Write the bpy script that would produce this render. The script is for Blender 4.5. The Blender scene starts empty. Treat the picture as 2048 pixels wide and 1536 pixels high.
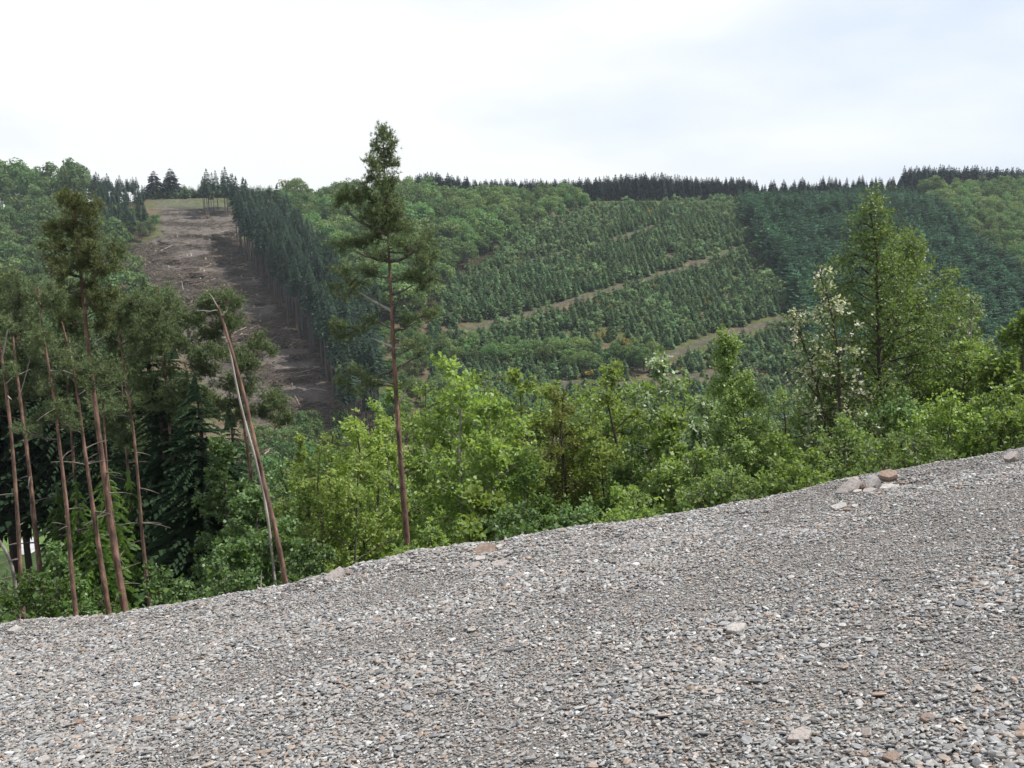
import bpy, math, random
import numpy as np
from mathutils import Vector, Matrix

# ------------------------------------------------------------------ camera, sky, sun, exposure
W2, H2, FPX = 2048.0, 1536.0, 1991.0          # photograph frame and focal length in its pixels (35 mm equivalent)
PITCH, ROLL = math.radians(9.0), math.radians(2.0)
CAM = np.array((0.0, 0.0, 1.65))
_f = np.array((0, math.cos(PITCH), -math.sin(PITCH)))
_r0 = np.array((1.0, 0, 0)); _u0 = np.cross(_r0, _f)
RIGHT = _r0 * math.cos(ROLL) - _u0 * math.sin(ROLL)
UP = _u0 * math.cos(ROLL) + _r0 * math.sin(ROLL)
FWD = _f
scene = bpy.context.scene
cam_d = bpy.data.cameras.new('camera'); cam = bpy.data.objects.new('camera', cam_d)
scene.collection.objects.link(cam)
cam_d.sensor_width = 36.0; cam_d.lens = 35.0; cam_d.clip_start = 0.05; cam_d.clip_end = 20000
M = Matrix.Identity(4)
for i in range(3):
    M[i][0], M[i][1], M[i][2], M[i][3] = RIGHT[i], UP[i], -FWD[i], CAM[i]
cam.matrix_world = M
scene.camera = cam

SUN_AZ, SUN_EL = math.radians(90), math.radians(59)   # azimuth clockwise from the view direction (+Y)
sdir = Vector((math.sin(SUN_AZ) * math.cos(SUN_EL), math.cos(SUN_AZ) * math.cos(SUN_EL), math.sin(SUN_EL)))
wd = bpy.data.worlds.new('World'); scene.world = wd; wd.use_nodes = True
nt = wd.node_tree; nt.nodes.clear(); N = nt.nodes; L = nt.links
sky = N.new('ShaderNodeTexSky'); sky.sky_type = 'NISHITA'; sky.sun_disc = False
sky.sun_elevation = SUN_EL; sky.sun_rotation = SUN_AZ; sky.dust_density = 2.0; sky.altitude = 350
bg = N.new('ShaderNodeBackground'); bg.inputs['Strength'].default_value = 0.060
out = N.new('ShaderNodeOutputWorld')
tc = N.new('ShaderNodeTexCoord')
mp = N.new('ShaderNodeMapping'); mp.inputs['Scale'].default_value = (1.0, 1.0, 3.2); mp.inputs['Location'].default_value = (3.1, 0.4, 1.7)
cn = N.new('ShaderNodeTexNoise'); cn.inputs['Scale'].default_value = 1.9; cn.inputs['Detail'].default_value = 5; cn.inputs['Roughness'].default_value = 0.5
cr = N.new('ShaderNodeValToRGB'); cr.color_ramp.elements[0].position = 0.33; cr.color_ramp.elements[1].position = 0.56
cr.color_ramp.elements[0].color = (8.5, 9.6, 11.2, 1); cr.color_ramp.elements[1].color = (12.2, 12.4, 12.5, 1)
mx = N.new('ShaderNodeMix'); mx.data_type = 'RGBA'; mx.inputs['Factor'].default_value = 0.85
L.new(tc.outputs['Generated'], mp.inputs['Vector']); L.new(mp.outputs['Vector'], cn.inputs['Vector']); L.new(cn.outputs['Fac'], cr.inputs['Fac'])
L.new(sky.outputs[0], mx.inputs[6]); L.new(cr.outputs['Color'], mx.inputs[7]); L.new(mx.outputs[2], bg.inputs['Color']); L.new(bg.outputs[0], out.inputs[0])

sl = bpy.data.lights.new('sun', 'SUN'); sl.energy = 4.2; sl.angle = math.radians(0.7); sl.color = (1.0, 0.965, 0.91)
so = bpy.data.objects.new('sun', sl); scene.collection.objects.link(so)
so.rotation_euler = (-sdir).to_track_quat('-Z', 'Y').to_euler(); so.location = (0, 0, 80)
vs = scene.view_settings; vs.view_transform = 'Standard'; vs.look = 'None'; vs.gamma = 1.0; vs.use_curve_mapping = False
vs.exposure = 0.65
scene.render.engine = 'CYCLES'
cy = scene.cycles
cy.max_bounces = 5; cy.diffuse_bounces = 2; cy.glossy_bounces = 2; cy.transmission_bounces = 4; cy.volume_bounces = 0
cy.transparent_max_bounces = 6
cy.use_denoising = True
try: cy.denoiser = 'OPENIMAGEDENOISE'; cy.denoising_input_passes = 'RGB_ALBEDO_NORMAL'
except Exception: pass
cy.caustics_reflective = False; cy.caustics_refractive = False

rng = np.random.default_rng(7)
random.seed(7)

# ------------------------------------------------------------------ projection helpers
def ray(px, py):
    px = np.asarray(px, float); py = np.asarray(py, float)
    a = (px - W2 / 2) / FPX; b = (H2 / 2 - py) / FPX
    return FWD + a[..., None] * RIGHT + b[..., None] * UP
def at(px, py, D):
    """the point at world depth y = D that the photograph shows at (px, py)"""
    d = ray(px, py); D = np.asarray(D, float)
    return CAM + d * (D / d[..., 1])[..., None]
def proj(P):
    q = np.asarray(P, float) - CAM
    w = q @ FWD; w = np.where(w < 0.01, 0.01, w)
    return W2 / 2 + FPX * (q @ RIGHT) / w, H2 / 2 - FPX * (q @ UP) / w
def vnoise(x, y, seed=0):
    x = np.asarray(x, float); y = np.asarray(y, float)
    xi = np.floor(x).astype(np.int64); yi = np.floor(y).astype(np.int64)
    fx = x - xi; fy = y - yi; fx = fx * fx * (3 - 2 * fx); fy = fy * fy * (3 - 2 * fy)
    def h(a, b):
        n = (a * 374761393 + b * 668265263 + seed * 1442695041) & 0xffffffff
        n = ((n ^ (n >> 13)) * 1274126177) & 0xffffffff
        return ((n ^ (n >> 16)) & 0xffff) / 65535.0
    return (h(xi, yi) * (1 - fx) + h(xi + 1, yi) * fx) * (1 - fy) + (h(xi, yi + 1) * (1 - fx) + h(xi + 1, yi + 1) * fx) * fy
def fbm(x, y, seed=0, o=3):
    s = 0; a = 0.5; t = 0
    for k in range(o):
        s = s + a * vnoise(x * 2 ** k, y * 2 ** k, seed + k * 17); t += a; a *= 0.5
    return s / t
def inpoly(px, py, poly):
    r = np.zeros(np.shape(px), bool); n = len(poly)
    for i in range(n):
        x0, y0 = poly[i]; x1, y1 = poly[(i + 1) % n]
        if y0 == y1: continue
        c = ((y0 > py) != (y1 > py)) & (px < (x1 - x0) * (py - y0) / (y1 - y0) + x0)
        r ^= c
    return r
def sstep(a, b, x):
    t = np.clip((x - a) / (b - a), 0, 1); return t * t * (3 - 2 * t)

# ------------------------------------------------------------------ the lie of the land
CREST = np.array([(0, 1277), (150, 1262), (250, 1246), (400, 1222), (575, 1195), (640, 1172), (700, 1155), (800, 1133), (1000, 1108), (1150, 1076), (1300, 1056),
                  (1500, 1020), (1650, 995), (1720, 972), (1800, 958), (1900, 940), (2048, 914)], float)
_cy0 = lambda x: 8.8 + 0.10 * x
_cd = 8.8 + 0.10 * (CREST[:, 0] - 1024) / 1991 * 9
_cp = at(CREST[:, 0], CREST[:, 1], _cd)
def yc(x): return 8.8 + 0.10 * np.clip(x, -40, 40)
def zc(x):
    z = np.interp(x, _cp[:, 0], _cp[:, 2])
    z = np.where(x < _cp[0, 0], _cp[0, 2] + 0.06 * (x - _cp[0, 0]), z)
    z = np.where(x > _cp[-1, 0], _cp[-1, 2] + 0.12 * np.minimum(x - _cp[-1, 0], 30), z)
    return np.maximum(z, -9)
SKYL = np.array([(0, 420), (150, 418), (300, 398), (470, 396), (600, 402), (820, 404), (1000, 404), (1250, 402), (1470, 400), (1650, 390), (1830, 386), (2048, 390)], float)
Y1 = 470.0
_sp = at(SKYL[:, 0], SKYL[:, 1], np.full(len(SKYL), Y1))
def gravel_z(x, y):
    x = np.asarray(x, float); y = np.asarray(y, float)
    c = yc(x); z0 = 0.15 * x
    z = z0 + (zc(x) - z0) * (y / c)
    return z + 0.06 * (fbm(x * 0.55 + 9, y * 0.55, 3, 3) - 0.5) * sstep(-0.1, -2.5, y - c)
def H(x, y):
    x = np.asarray(x, float); y = np.asarray(y, float)
    c = yc(x); t = y - c
    near_flat = gravel_z(x, y)
    tt = np.maximum(t, 0)
    drop = np.where(tt < 1.2, 0.28 * tt * tt, 0.403 + 0.62 * (tt - 1.2))
    drop = np.where(tt > 20, 0.403 + 0.62 * 18.8 + 0.40 * (tt - 20), drop)
    zn = zc(x) - drop + 0.5 * (fbm(x * 0.12, y * 0.12, 5, 3) - 0.5) * sstep(2, 12, tt)
    z1 = np.interp(x, _sp[:, 0], _sp[:, 2])
    prof = 0.27 * (y - Y1)
    far = z1 + np.where(y < Y1, prof, 0.0) 
    far = far + 5.0 * (fbm(x * 0.012 + 4, y * 0.012, 11, 3) - 0.5) * sstep(Y1 + 10, Y1 - 60, y) * sstep(180, 260, y)
    floor = -50.0 + 2.0 * (fbm(x * 0.02, y * 0.02, 21, 2) - 0.5)
    k = 4.0
    zz = np.maximum(zn, np.maximum(far, floor))
    zs = zz + k * np.log(np.exp((zn - zz) / k) + np.exp((far - zz) / k) + np.exp((floor - zz) / k)) 
    w = sstep(10, 60, t)
    zz = zn * (1 - w) + zs * w
    return np.where(t <= 0, near_flat, zz)
def hit(px, py, d0=60.0, d1=900.0):
    """where the sight line through a photograph pixel meets the land"""
    px = np.atleast_1d(np.asarray(px, float)); py = np.atleast_1d(np.asarray(py, float))
    d = ray(px, py); d = d / d[:, 1:2]
    Y = np.linspace(d0, d1, 1400)
    P = CAM[None, None] + d[:, None, :] * Y[None, :, None]
    below = P[..., 2] <= H(P[..., 0], P[..., 1])
    i = np.where(below.any(1), below.argmax(1), len(Y) - 1)
    Q = P[np.arange(len(px)), i]; Q[:, 2] = H(Q[:, 0], Q[:, 1])
    return Q

# ------------------------------------------------------------------ mesh and object helpers
COL = scene.collection
class Acc:
    """collects tubes, quads and triangles, with a random value per vertex and a material slot per face"""
    def __init__(s): s.V = []; s.v = []; s.T = []; s.Q = []; s.tm = []; s.qm = []; s.n = 0
    def add(s, V, F, v=0.5, m=0):
        V = np.asarray(V, float).reshape(-1, 3); F = np.asarray(F, np.int64)
        s.V.append(V); s.v.append(np.broadcast_to(np.asarray(v, float), (len(V),)).copy())
        (s.T if F.shape[1] == 3 else s.Q).append(F + s.n)
        (s.tm if F.shape[1] == 3 else s.qm).append(np.full(len(F), m, np.int32))
        s.n += len(V); return s
    def tube(s, P, R, k=6, m=0, v=0.5, cap=True):
        P = np.asarray(P, float); n = len(P); R = np.broadcast_to(np.asarray(R, float), (n,))
        T = np.gradient(P, axis=0); T /= np.linalg.norm(T, axis=1)[:, None] + 1e-9
        ref = np.array((0.31, 0.95, 0.05)) if abs(T[0][2]) > 0.6 else np.array((0.05, 0.1, 1.0))
        A = np.cross(T, ref); A /= np.linalg.norm(A, axis=1)[:, None] + 1e-9; B = np.cross(T, A)
        th = np.arange(k) * 2 * math.pi / k
        V = P[:, None] + R[:, None, None] * (A[:, None] * np.cos(th)[None, :, None] + B[:, None] * np.sin(th)[None, :, None])
        i = np.arange(n - 1)[:, None] * k; j = np.arange(k)[None]; j2 = (j + 1) % k
        F = np.stack((i + j, i + j2, i + k + j2, i + k + j), -1).reshape(-1, 4)
        s.add(V, F, v, m)
        if cap:
            s.add(np.vstack((V[-1], P[-1] + T[-1] * R[-1] * 0.5)), [(q, (q + 1) % k, k) for q in range(k)], v, m)
        return s
    def mesh(s, name, mats, smooth=False):
        me = bpy.data.meshes.new(name)
        V = np.vstack(s.V) if s.V else np.zeros((0, 3))
        Q = np.vstack(s.Q) if s.Q else np.zeros((0, 4), np.int64); T = np.vstack(s.T) if s.T else np.zeros((0, 3), np.int64)
        me.vertices.add(len(V)); me.vertices.foreach_set('co', V.astype(np.float32).ravel())
        nl = Q.size + T.size; me.loops.add(nl); me.loops.foreach_set('vertex_index', np.concatenate((Q.ravel(), T.ravel())).astype(np.int32))
        ls = np.concatenate((np.arange(len(Q)) * 4, Q.size + np.arange(len(T)) * 3)).astype(np.int32)
        me.polygons.add(len(Q) + len(T)); me.polygons.foreach_set('loop_start', ls)
        mi = np.concatenate(s.qm + s.tm) if (s.qm or s.tm) else np.zeros(0, np.int32)
        me.polygons.foreach_set('material_index', mi.astype(np.int32))
        me.polygons.foreach_set('use_smooth', np.full(len(mi), smooth))
        a = me.attributes.new('v', 'FLOAT', 'POINT'); a.data.foreach_set('value', np.concatenate(s.v).astype(np.float32))
        for m in mats: me.materials.append(m)
        me.update(); me.validate(); return me
def obj(name, me, parent=None, loc=None):
    o = bpy.data.objects.new(name, me); COL.objects.link(o)
    if parent: o.parent = parent
    if loc is not None: o.location = loc
    return o
def tag(o, label=None, cat=None, group=None, kind=None):
    if label: o['label'] = label
    if cat: o['category'] = cat
    if group: o['group'] = group
    if kind: o['kind'] = kind
    return o
def empty(name, loc, label, cat, group=None):
    o = bpy.data.objects.new(name, None); COL.objects.link(o); o.location = loc; o.empty_display_size = 0.2
    return tag(o, label, cat, group)
def scatter(name, P, rot, scl, idx, protos, parent=None):
    """one object: many copies of the meshes of PROTOS, set on points by geometry nodes"""
    me = bpy.data.meshes.new(name); me.vertices.add(len(P)); me.vertices.foreach_set('co', np.asarray(P, np.float32).ravel())
    for nm, ty, dat, key in (('rot', 'FLOAT_VECTOR', rot, 'vector'), ('scl', 'FLOAT_VECTOR', scl, 'vector'), ('idx', 'INT', idx, 'value')):
        a = me.attributes.new(nm, ty, 'POINT'); a.data.foreach_set(key, np.asarray(dat, np.int32 if ty == 'INT' else np.float32).ravel())
    o = obj(name, me, parent)
    ng = bpy.data.node_groups.new(name + '_scatter', 'GeometryNodeTree')
    ng.interface.new_socket('Geometry', in_out='INPUT', socket_type='NodeSocketGeometry'); ng.interface.new_socket('Geometry', in_out='OUTPUT', socket_type='NodeSocketGeometry')
    n = ng.nodes; l = ng.links; gi = n.new('NodeGroupInput'); go = n.new('NodeGroupOutput'); jn = n.new('GeometryNodeJoinGeometry')
    def attr(nm, ty):
        a = n.new('GeometryNodeInputNamedAttribute'); a.data_type = ty; a.inputs['Name'].default_value = nm
        return [s for s in a.outputs if s.enabled and s.name == 'Attribute'][0]
    ra, sa, ia = attr('rot', 'FLOAT_VECTOR'), attr('scl', 'FLOAT_VECTOR'), attr('idx', 'INT')
    er = n.new('FunctionNodeEulerToRotation'); l.new(ra, er.inputs[0])
    for k, p in enumerate(protos):
        oi = n.new('GeometryNodeObjectInfo'); oi.inputs['Object'].default_value = p; oi.inputs['As Instance'].default_value = False; oi.transform_space = 'ORIGINAL'
        cm = n.new('FunctionNodeCompare'); cm.data_type = 'INT'; cm.operation = 'EQUAL'
        ii = [s for s in cm.inputs if s.enabled and s.type == 'INT']; l.new(ia, ii[0]); ii[1].default_value = k
        ip = n.new('GeometryNodeInstanceOnPoints')
        l.new(gi.outputs[0], ip.inputs['Points']); l.new(cm.outputs[0], ip.inputs['Selection']); l.new(oi.outputs['Geometry'], ip.inputs['Instance'])
        l.new(er.outputs[0], ip.inputs['Rotation']); l.new(sa, ip.inputs['Scale']); l.new(ip.outputs[0], jn.inputs[0])
    l.new(jn.outputs[0], go.inputs[0])
    md = o.modifiers.new('scatter', 'NODES'); md.node_group = ng
    return o

# ------------------------------------------------------------------ materials
def newmat(name):
    m = bpy.data.materials.new(name); m.use_nodes = True; m.node_tree.nodes.clear()
    return m, m.node_tree.nodes, m.node_tree.links
def rgb(c): return (c[0], c[1], c[2], 1)
def leaf_mat(name, a, b, trans=0.35, spec=0.25, rough=0.45, objvar=0.25, hue=None):
    """leaves: two tones by a value stored on each leaf, a little lighter or darker from plant to plant, partly translucent"""
    m, n, l = newmat(name)
    at_ = n.new('ShaderNodeAttribute'); at_.attribute_name = 'v'
    oi = n.new('ShaderNodeObjectInfo')
    mi = n.new('ShaderNodeMix'); mi.data_type = 'RGBA'; mi.inputs[6].default_value = rgb(a); mi.inputs[7].default_value = rgb(b)
    l.new(at_.outputs['Fac'], mi.inputs['Factor'])
    mr = n.new('ShaderNodeMapRange'); mr.inputs['To Min'].default_value = 1 - objvar; mr.inputs['To Max'].default_value = 1 + objvar
    l.new(oi.outputs['Random'], mr.inputs['Value'])
    hs = n.new('ShaderNodeHueSaturation'); l.new(mi.outputs[2], hs.inputs['Color']); l.new(mr.outputs[0], hs.inputs['Value'])
    if hue:
        h = n.new('ShaderNodeMapRange'); h.inputs['To Min'].default_value = 0.5 - hue; h.inputs['To Max'].default_value = 0.5 + hue
        ml = n.new('ShaderNodeMath'); ml.operation = 'FRACT'; m2 = n.new('ShaderNodeMath'); m2.operation = 'MULTIPLY'; m2.inputs[1].default_value = 7.13
        l.new(oi.outputs['Random'], m2.inputs[0]); l.new(m2.outputs[0], ml.inputs[0]); l.new(ml.outputs[0], h.inputs['Value']); l.new(h.outputs[0], hs.inputs['Hue'])
    p = n.new('ShaderNodeBsdfPrincipled'); p.inputs['Roughness'].default_value = rough; p.inputs['Specular IOR Level'].default_value = spec
    l.new(hs.outputs[0], p.inputs['Base Color'])
    t = n.new('ShaderNodeBsdfTranslucent'); tm = n.new('ShaderNodeMix'); tm.data_type = 'RGBA'; tm.blend_type = 'MULTIPLY'; tm.inputs['Factor'].default_value = 1
    tm.inputs[7].default_value = (1.6, 1.6, 0.7, 1); l.new(hs.outputs[0], tm.inputs[6]); l.new(tm.outputs[2], t.inputs['Color'])
    ms = n.new('ShaderNodeMixShader'); ms.inputs[0].default_value = trans
    l.new(p.outputs[0], ms.inputs[1]); l.new(t.outputs[0], ms.inputs[2])
    o = n.new('ShaderNodeOutputMaterial'); l.new(ms.outputs[0], o.inputs[0]); return m
def rough_mat(name, a, b, scale=8.0, stretch=(1, 1, 1), rough=0.85, bump=0.3, dist=0.02, c=None, spec=0.2):
    m, n, l = newmat(name)
    tc = n.new('ShaderNodeTexCoord'); mp = n.new('ShaderNodeMapping'); mp.inputs['Scale'].default_value = stretch
    l.new(tc.outputs['Object'], mp.inputs[0])
    ns = n.new('ShaderNodeTexNoise'); ns.inputs['Scale'].default_value = scale; ns.inputs['Detail'].default_value = 6; ns.inputs['Roughness'].default_value = 0.65
    l.new(mp.outputs[0], ns.inputs['Vector'])
    cr = n.new('ShaderNodeValToRGB'); e = cr.color_ramp.elements; e[0].position = 0.32; e[0].color = rgb(a); e[1].position = 0.68; e[1].color = rgb(b)
    if c: x = e.new(0.5); x.color = rgb(c)
    l.new(ns.outputs['Fac'], cr.inputs[0])
    p = n.new('ShaderNodeBsdfPrincipled'); p.inputs['Roughness'].default_value = rough; p.inputs['Specular IOR Level'].default_value = spec
    l.new(cr.outputs[0], p.inputs['Base Color'])
    if bump:
        bp = n.new('ShaderNodeBump'); bp.inputs['Strength'].default_value = bump; bp.inputs['Distance'].default_value = dist
        l.new(ns.outputs['Fac'], bp.inputs['Height']); l.new(bp.outputs[0], p.inputs['Normal'])
    o = n.new('ShaderNodeOutputMaterial'); l.new(p.outputs[0], o.inputs[0]); return m
def stone_mat(name):
    m, n, l = newmat(name)
    oi = n.new('ShaderNodeObjectInfo'); cr = n.new('ShaderNodeValToRGB'); e = cr.color_ramp.elements; cr.color_ramp.interpolation = 'LINEAR'
    cols = [(0.0, (0.083, 0.085, 0.090)), (.12, (0.158, 0.161, 0.167)), (.28, (0.226, 0.226, 0.229)), (.44, (0.279, 0.269, 0.259)), (.56, (0.188, 0.184, 0.181)), (.66, (0.263, 0.238, 0.216)), (.75, (0.279, 0.211, 0.165)),
            (.80, (0.196, 0.150, 0.122)), (.86, (0.301, 0.292, 0.284)), (.94, (0.346, 0.345, 0.342)), (.985, (0.422, 0.422, 0.421)), (1.0, (0.482, 0.484, 0.488))]
    e[0].position, e[0].color = cols[0][0], rgb(cols[0][1]); e[1].position, e[1].color = cols[-1][0], rgb(cols[-1][1])
    for q, c in cols[1:-1]: x = e.new(q); x.color = rgb(c)
    l.new(oi.outputs['Random'], cr.inputs[0])
    tc = n.new('ShaderNodeTexCoord'); ns = n.new('ShaderNodeTexNoise'); ns.inputs['Scale'].default_value = 3.0; ns.inputs['Detail'].default_value = 5
    l.new(tc.outputs['Object'], ns.inputs['Vector'])
    mr = n.new('ShaderNodeMapRange'); mr.inputs['From Min'].default_value = .3; mr.inputs['From Max'].default_value = .7; mr.inputs['To Min'].default_value = .78; mr.inputs['To Max'].default_value = 1.2
    l.new(ns.outputs['Fac'], mr.inputs['Value'])
    hs = n.new('ShaderNodeHueSaturation'); l.new(cr.outputs[0], hs.inputs['Color']); l.new(mr.outputs[0], hs.inputs['Value'])
    p = n.new('ShaderNodeBsdfPrincipled'); p.inputs['Roughness'].default_value = 0.55; p.inputs['Specular IOR Level'].default_value = 0.35
    l.new(hs.outputs[0], p.inputs['Base Color'])
    o = n.new('ShaderNodeOutputMaterial'); l.new(p.outputs[0], o.inputs[0]); return m
def ground_mat(name):
    """land: grass, forest litter and bare logged soil by values stored on the land itself"""
    m, n, l = newmat(name)
    ca = n.new('ShaderNodeAttribute'); ca.attribute_name = 'land'
    tc = n.new('ShaderNodeTexCoord')
    n1 = n.new('ShaderNodeTexNoise'); n1.inputs['Scale'].default_value = 0.45; n1.inputs['Detail'].default_value = 8; n1.inputs['Roughness'].default_value = 0.8
    l.new(tc.outputs['Object'], n1.inputs['Vector'])
    mr = n.new('ShaderNodeMapRange'); mr.inputs['From Min'].default_value = .3; mr.inputs['From Max'].default_value = .7; mr.inputs['To Min'].default_value = .4; mr.inputs['To Max'].default_value = 1.65
    l.new(n1.outputs['Fac'], mr.inputs['Value'])
    hs = n.new('ShaderNodeHueSaturation'); l.new(ca.outputs['Color'], hs.inputs['Color']); l.new(mr.outputs[0], hs.inputs['Value'])
    p = n.new('ShaderNodeBsdfPrincipled'); p.inputs['Roughness'].default_value = 0.95; p.inputs['Specular IOR Level'].default_value = 0.05
    l.new(hs.outputs[0], p.inputs['Base Color'])
    bp = n.new('ShaderNodeBump'); bp.inputs['Strength'].default_value = 0.8; bp.inputs['Distance'].default_value = 0.6
    l.new(n1.outputs['Fac'], bp.inputs['Height']); l.new(bp.outputs[0], p.inputs['Normal'])
    o = n.new('ShaderNodeOutputMaterial'); l.new(p.outputs[0], o.inputs[0]); return m

MT = dict(
    ground=ground_mat('land'),
    grit=rough_mat('slate grit', (.085, .08, .074), (.25, .23, .215), 60, bump=0.8, dist=0.02, c=(.16, .148, .138)),
    stone=stone_mat('slate chips'),
    rock=rough_mat('slate rock', (.11, .10, .095), (.29, .265, .25), 9, (1, 1, 2.2), 0.7, 0.5, 0.02, c=(.30, .265, .25)),
    rock_brown=rough_mat('brown slate rock', (.12, .09, .075), (.26, .19, .15), 6, (1, 1, 2.2), 0.75, 0.5, 0.02, c=(.19, .14, .115)),
    rock_pale=rough_mat('pale slate rock', (.20, .185, .175), (.42, .395, .375), 9, (1, 1, 2.2), 0.6, 0.4, 0.02),
    track=rough_mat('bare earth track', (.042, .046, .026), (.105, .086, .068), 0.5, (1, 1, 1), 0.95, 0.3, 0.2, c=(.066, .060, .042)),
    yard=rough_mat('pale yard', (.24, .24, .25), (.44, .44, .45), 0.8, (1, 1, 1), 0.9, 0),
    lawn=rough_mat('mown lawn', (.055, .10, .022), (.095, .15, .035), 3, (1, 1, 1), 0.9, 0.2),
    bark_pine=rough_mat('pine bark', (.040, .032, .028), (.32, .195, .145), 11, (1, 1, .30), .9, 1.0, .03, c=(.145, .090, .068)),
    bark_grey=rough_mat('grey bark', (.055, .047, .04), (.15, .13, .11), 12, (1, 1, .3), .9, .6, .01),
    bark_dark=rough_mat('dark bark', (.03, .025, .02), (.085, .07, .055), 12, (1, 1, .3), .9, .6, .01),
    bark_birch=rough_mat('birch bark', (.06, .05, .045), (.30, .27, .24), 10, (1, 1, .8), .8, .3, .005),
    deadwood=rough_mat('bleached dead wood', (.20, .17, .15), (.46, .42, .39), 10, (1, 1, .25), .8, .5, .01),
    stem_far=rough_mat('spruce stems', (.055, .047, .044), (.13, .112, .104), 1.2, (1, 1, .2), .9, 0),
    log=rough_mat('felled logs', (.17, .13, .10), (.38, .32, .27), 3, (1, 1, 1), .85, 0),
    brush=rough_mat('brushwood', (.05, .038, .03), (.15, .12, .095), 2.0, (1, 1, 1), .95, 0),
    maple=leaf_mat('maple leaves', (0.112, 0.178, 0.044), (0.225, 0.305, 0.1), .42, .30),
    yellowish=leaf_mat('yellow green leaves', (0.14, 0.205, 0.048), (0.25, 0.315, 0.102), .42, .25),
    oak=leaf_mat('young oak leaves', (0.13, 0.16, 0.046), (0.215, 0.23, 0.078), .38, .2),
    darkleaf=leaf_mat('mid green leaves', (0.062, 0.12, 0.04), (0.135, 0.205, 0.08), .32, .3),
    silver=leaf_mat('silvery leaves', (0.085, 0.145, 0.055), (0.3, 0.35, 0.25), .28, .35),
    birch=leaf_mat('birch leaves', (0.105, 0.172, 0.054), (0.22, 0.295, 0.11), .40, .35),
    blossom=leaf_mat('pale flowering leaves', (0.08, 0.135, 0.045), (0.5, 0.51, 0.42), .3, .3),
    pine=leaf_mat('pine needles', (0.066, 0.1, 0.048), (0.165, 0.21, 0.098), .18, .25, .5, .12),
    pine_olive=leaf_mat('olive pine needles', (0.072, 0.098, 0.04), (0.178, 0.205, 0.084), .18, .25, .5, .12),
    spruce=leaf_mat('dark spruce needles', (0.01, 0.021, 0.012), (0.03, 0.05, 0.026), .15, .04, .9, .15),
    fresh=leaf_mat('fresh spruce shoots', (0.035, 0.078, 0.014), (0.085, 0.145, 0.026), .40, .2, .5, .2),
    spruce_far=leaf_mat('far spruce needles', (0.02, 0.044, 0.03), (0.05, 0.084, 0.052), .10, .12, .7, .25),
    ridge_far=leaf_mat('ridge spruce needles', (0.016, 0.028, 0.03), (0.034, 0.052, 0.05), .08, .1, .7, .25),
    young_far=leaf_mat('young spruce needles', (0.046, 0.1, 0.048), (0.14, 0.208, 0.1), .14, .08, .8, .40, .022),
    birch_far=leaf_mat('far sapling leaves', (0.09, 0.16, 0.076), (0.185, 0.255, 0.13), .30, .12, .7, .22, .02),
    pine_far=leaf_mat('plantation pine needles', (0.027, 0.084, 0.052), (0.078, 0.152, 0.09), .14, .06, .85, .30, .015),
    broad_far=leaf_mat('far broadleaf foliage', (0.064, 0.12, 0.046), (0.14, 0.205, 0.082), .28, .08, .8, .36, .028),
    broad_left=leaf_mat('bright broadleaf foliage', (0.056, 0.105, 0.042), (0.12, 0.175, 0.068), .28, .12, .7, .25, .02),
    broom=leaf_mat('broom in flower', (.10, .10, .03), (.36, .24, .04), .2, .1, .7, .2),
    under=leaf_mat('undergrowth leaves', (.040, .080, .020), (.10, .16, .04), .35, .2),
)

# ------------------------------------------------------------------ regions of the land (outlined on the ground as seen in the photograph)
R_CLEAR = [(300, 398), (468, 398), (478, 450), (480, 505), (545, 610), (640, 735), (690, 850), (640, 870), (500, 840), (400, 760), (330, 650), (230, 545), (250, 500), (325, 470), (318, 420)]
R_STAND = [(468, 470), (530, 500), (575, 500), (650, 590), (730, 700), (770, 860), (700, 900), (690, 850), (640, 735), (545, 610), (480, 505)]
R_UPPER = [(560, 404), (820, 404), (1010, 415), (1020, 470), (980, 520), (900, 560), (860, 640), (760, 650), (680, 600), (600, 505), (560, 470)]
R_PLANT = [(900, 565), (985, 520), (1022, 470), (1190, 415), (1475, 404), (1500, 480), (1560, 560), (1600, 650), (1640, 900), (1300, 900), (860, 780), (860, 655)]
R_MIDDLE = [(770, 655), (860, 640), (860, 780), (1300, 900), (760, 900), (740, 720)]
R_PINE = [(1475, 402), (1830, 388), (1900, 455), (2120, 650), (2120, 800), (1620, 780), (1600, 650), (1560, 560), (1500, 480)]
R_RIGHT = [(1838, 388), (2200, 388), (2200, 690), (2120, 645), (1905, 450)]
R_LEFTB = [(-200, 420), (170, 418), (190, 470), (250, 490), (240, 560), (330, 660), (300, 780), (-200, 780)]
R_LEFTC = [(178, 405), (284, 398), (300, 470), (245, 500), (190, 470)]
TRACKS = [[(1350, 440), (1290, 460), (1200, 487), (1100, 512), (1020, 535), (930, 560)],
          [(1510, 486), (1460, 503), (1400, 527), (1320, 552), (1250, 570), (1130, 606), (1040, 632), (960, 652), (900, 668)],
          [(1590, 632), (1520, 652), (1450, 672), (1390, 692), (1330, 715), (1270, 745)],
          [(1560, 762), (1470, 750), (1380, 752), (1250, 770), (1120, 768)]]
def smooth_line(P, n):
    P = np.asarray(P, float); s = np.concatenate(([0], np.cumsum(np.linalg.norm(np.diff(P, axis=0), axis=1)))); u = np.linspace(0, s[-1], n)
    Q = np.stack([np.interp(u, s, P[:, k]) for k in range(P.shape[1])], 1)
    for _ in range(4): Q[1:-1] = (Q[:-2] + 2 * Q[1:-1] + Q[2:]) / 4
    return Q
TRK = [smooth_line(hit(*np.array(t, float).T)[:, :2], 70) for t in TRACKS]
TRW = [2.2, 2.8, 4.0, 3.4]
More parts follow.
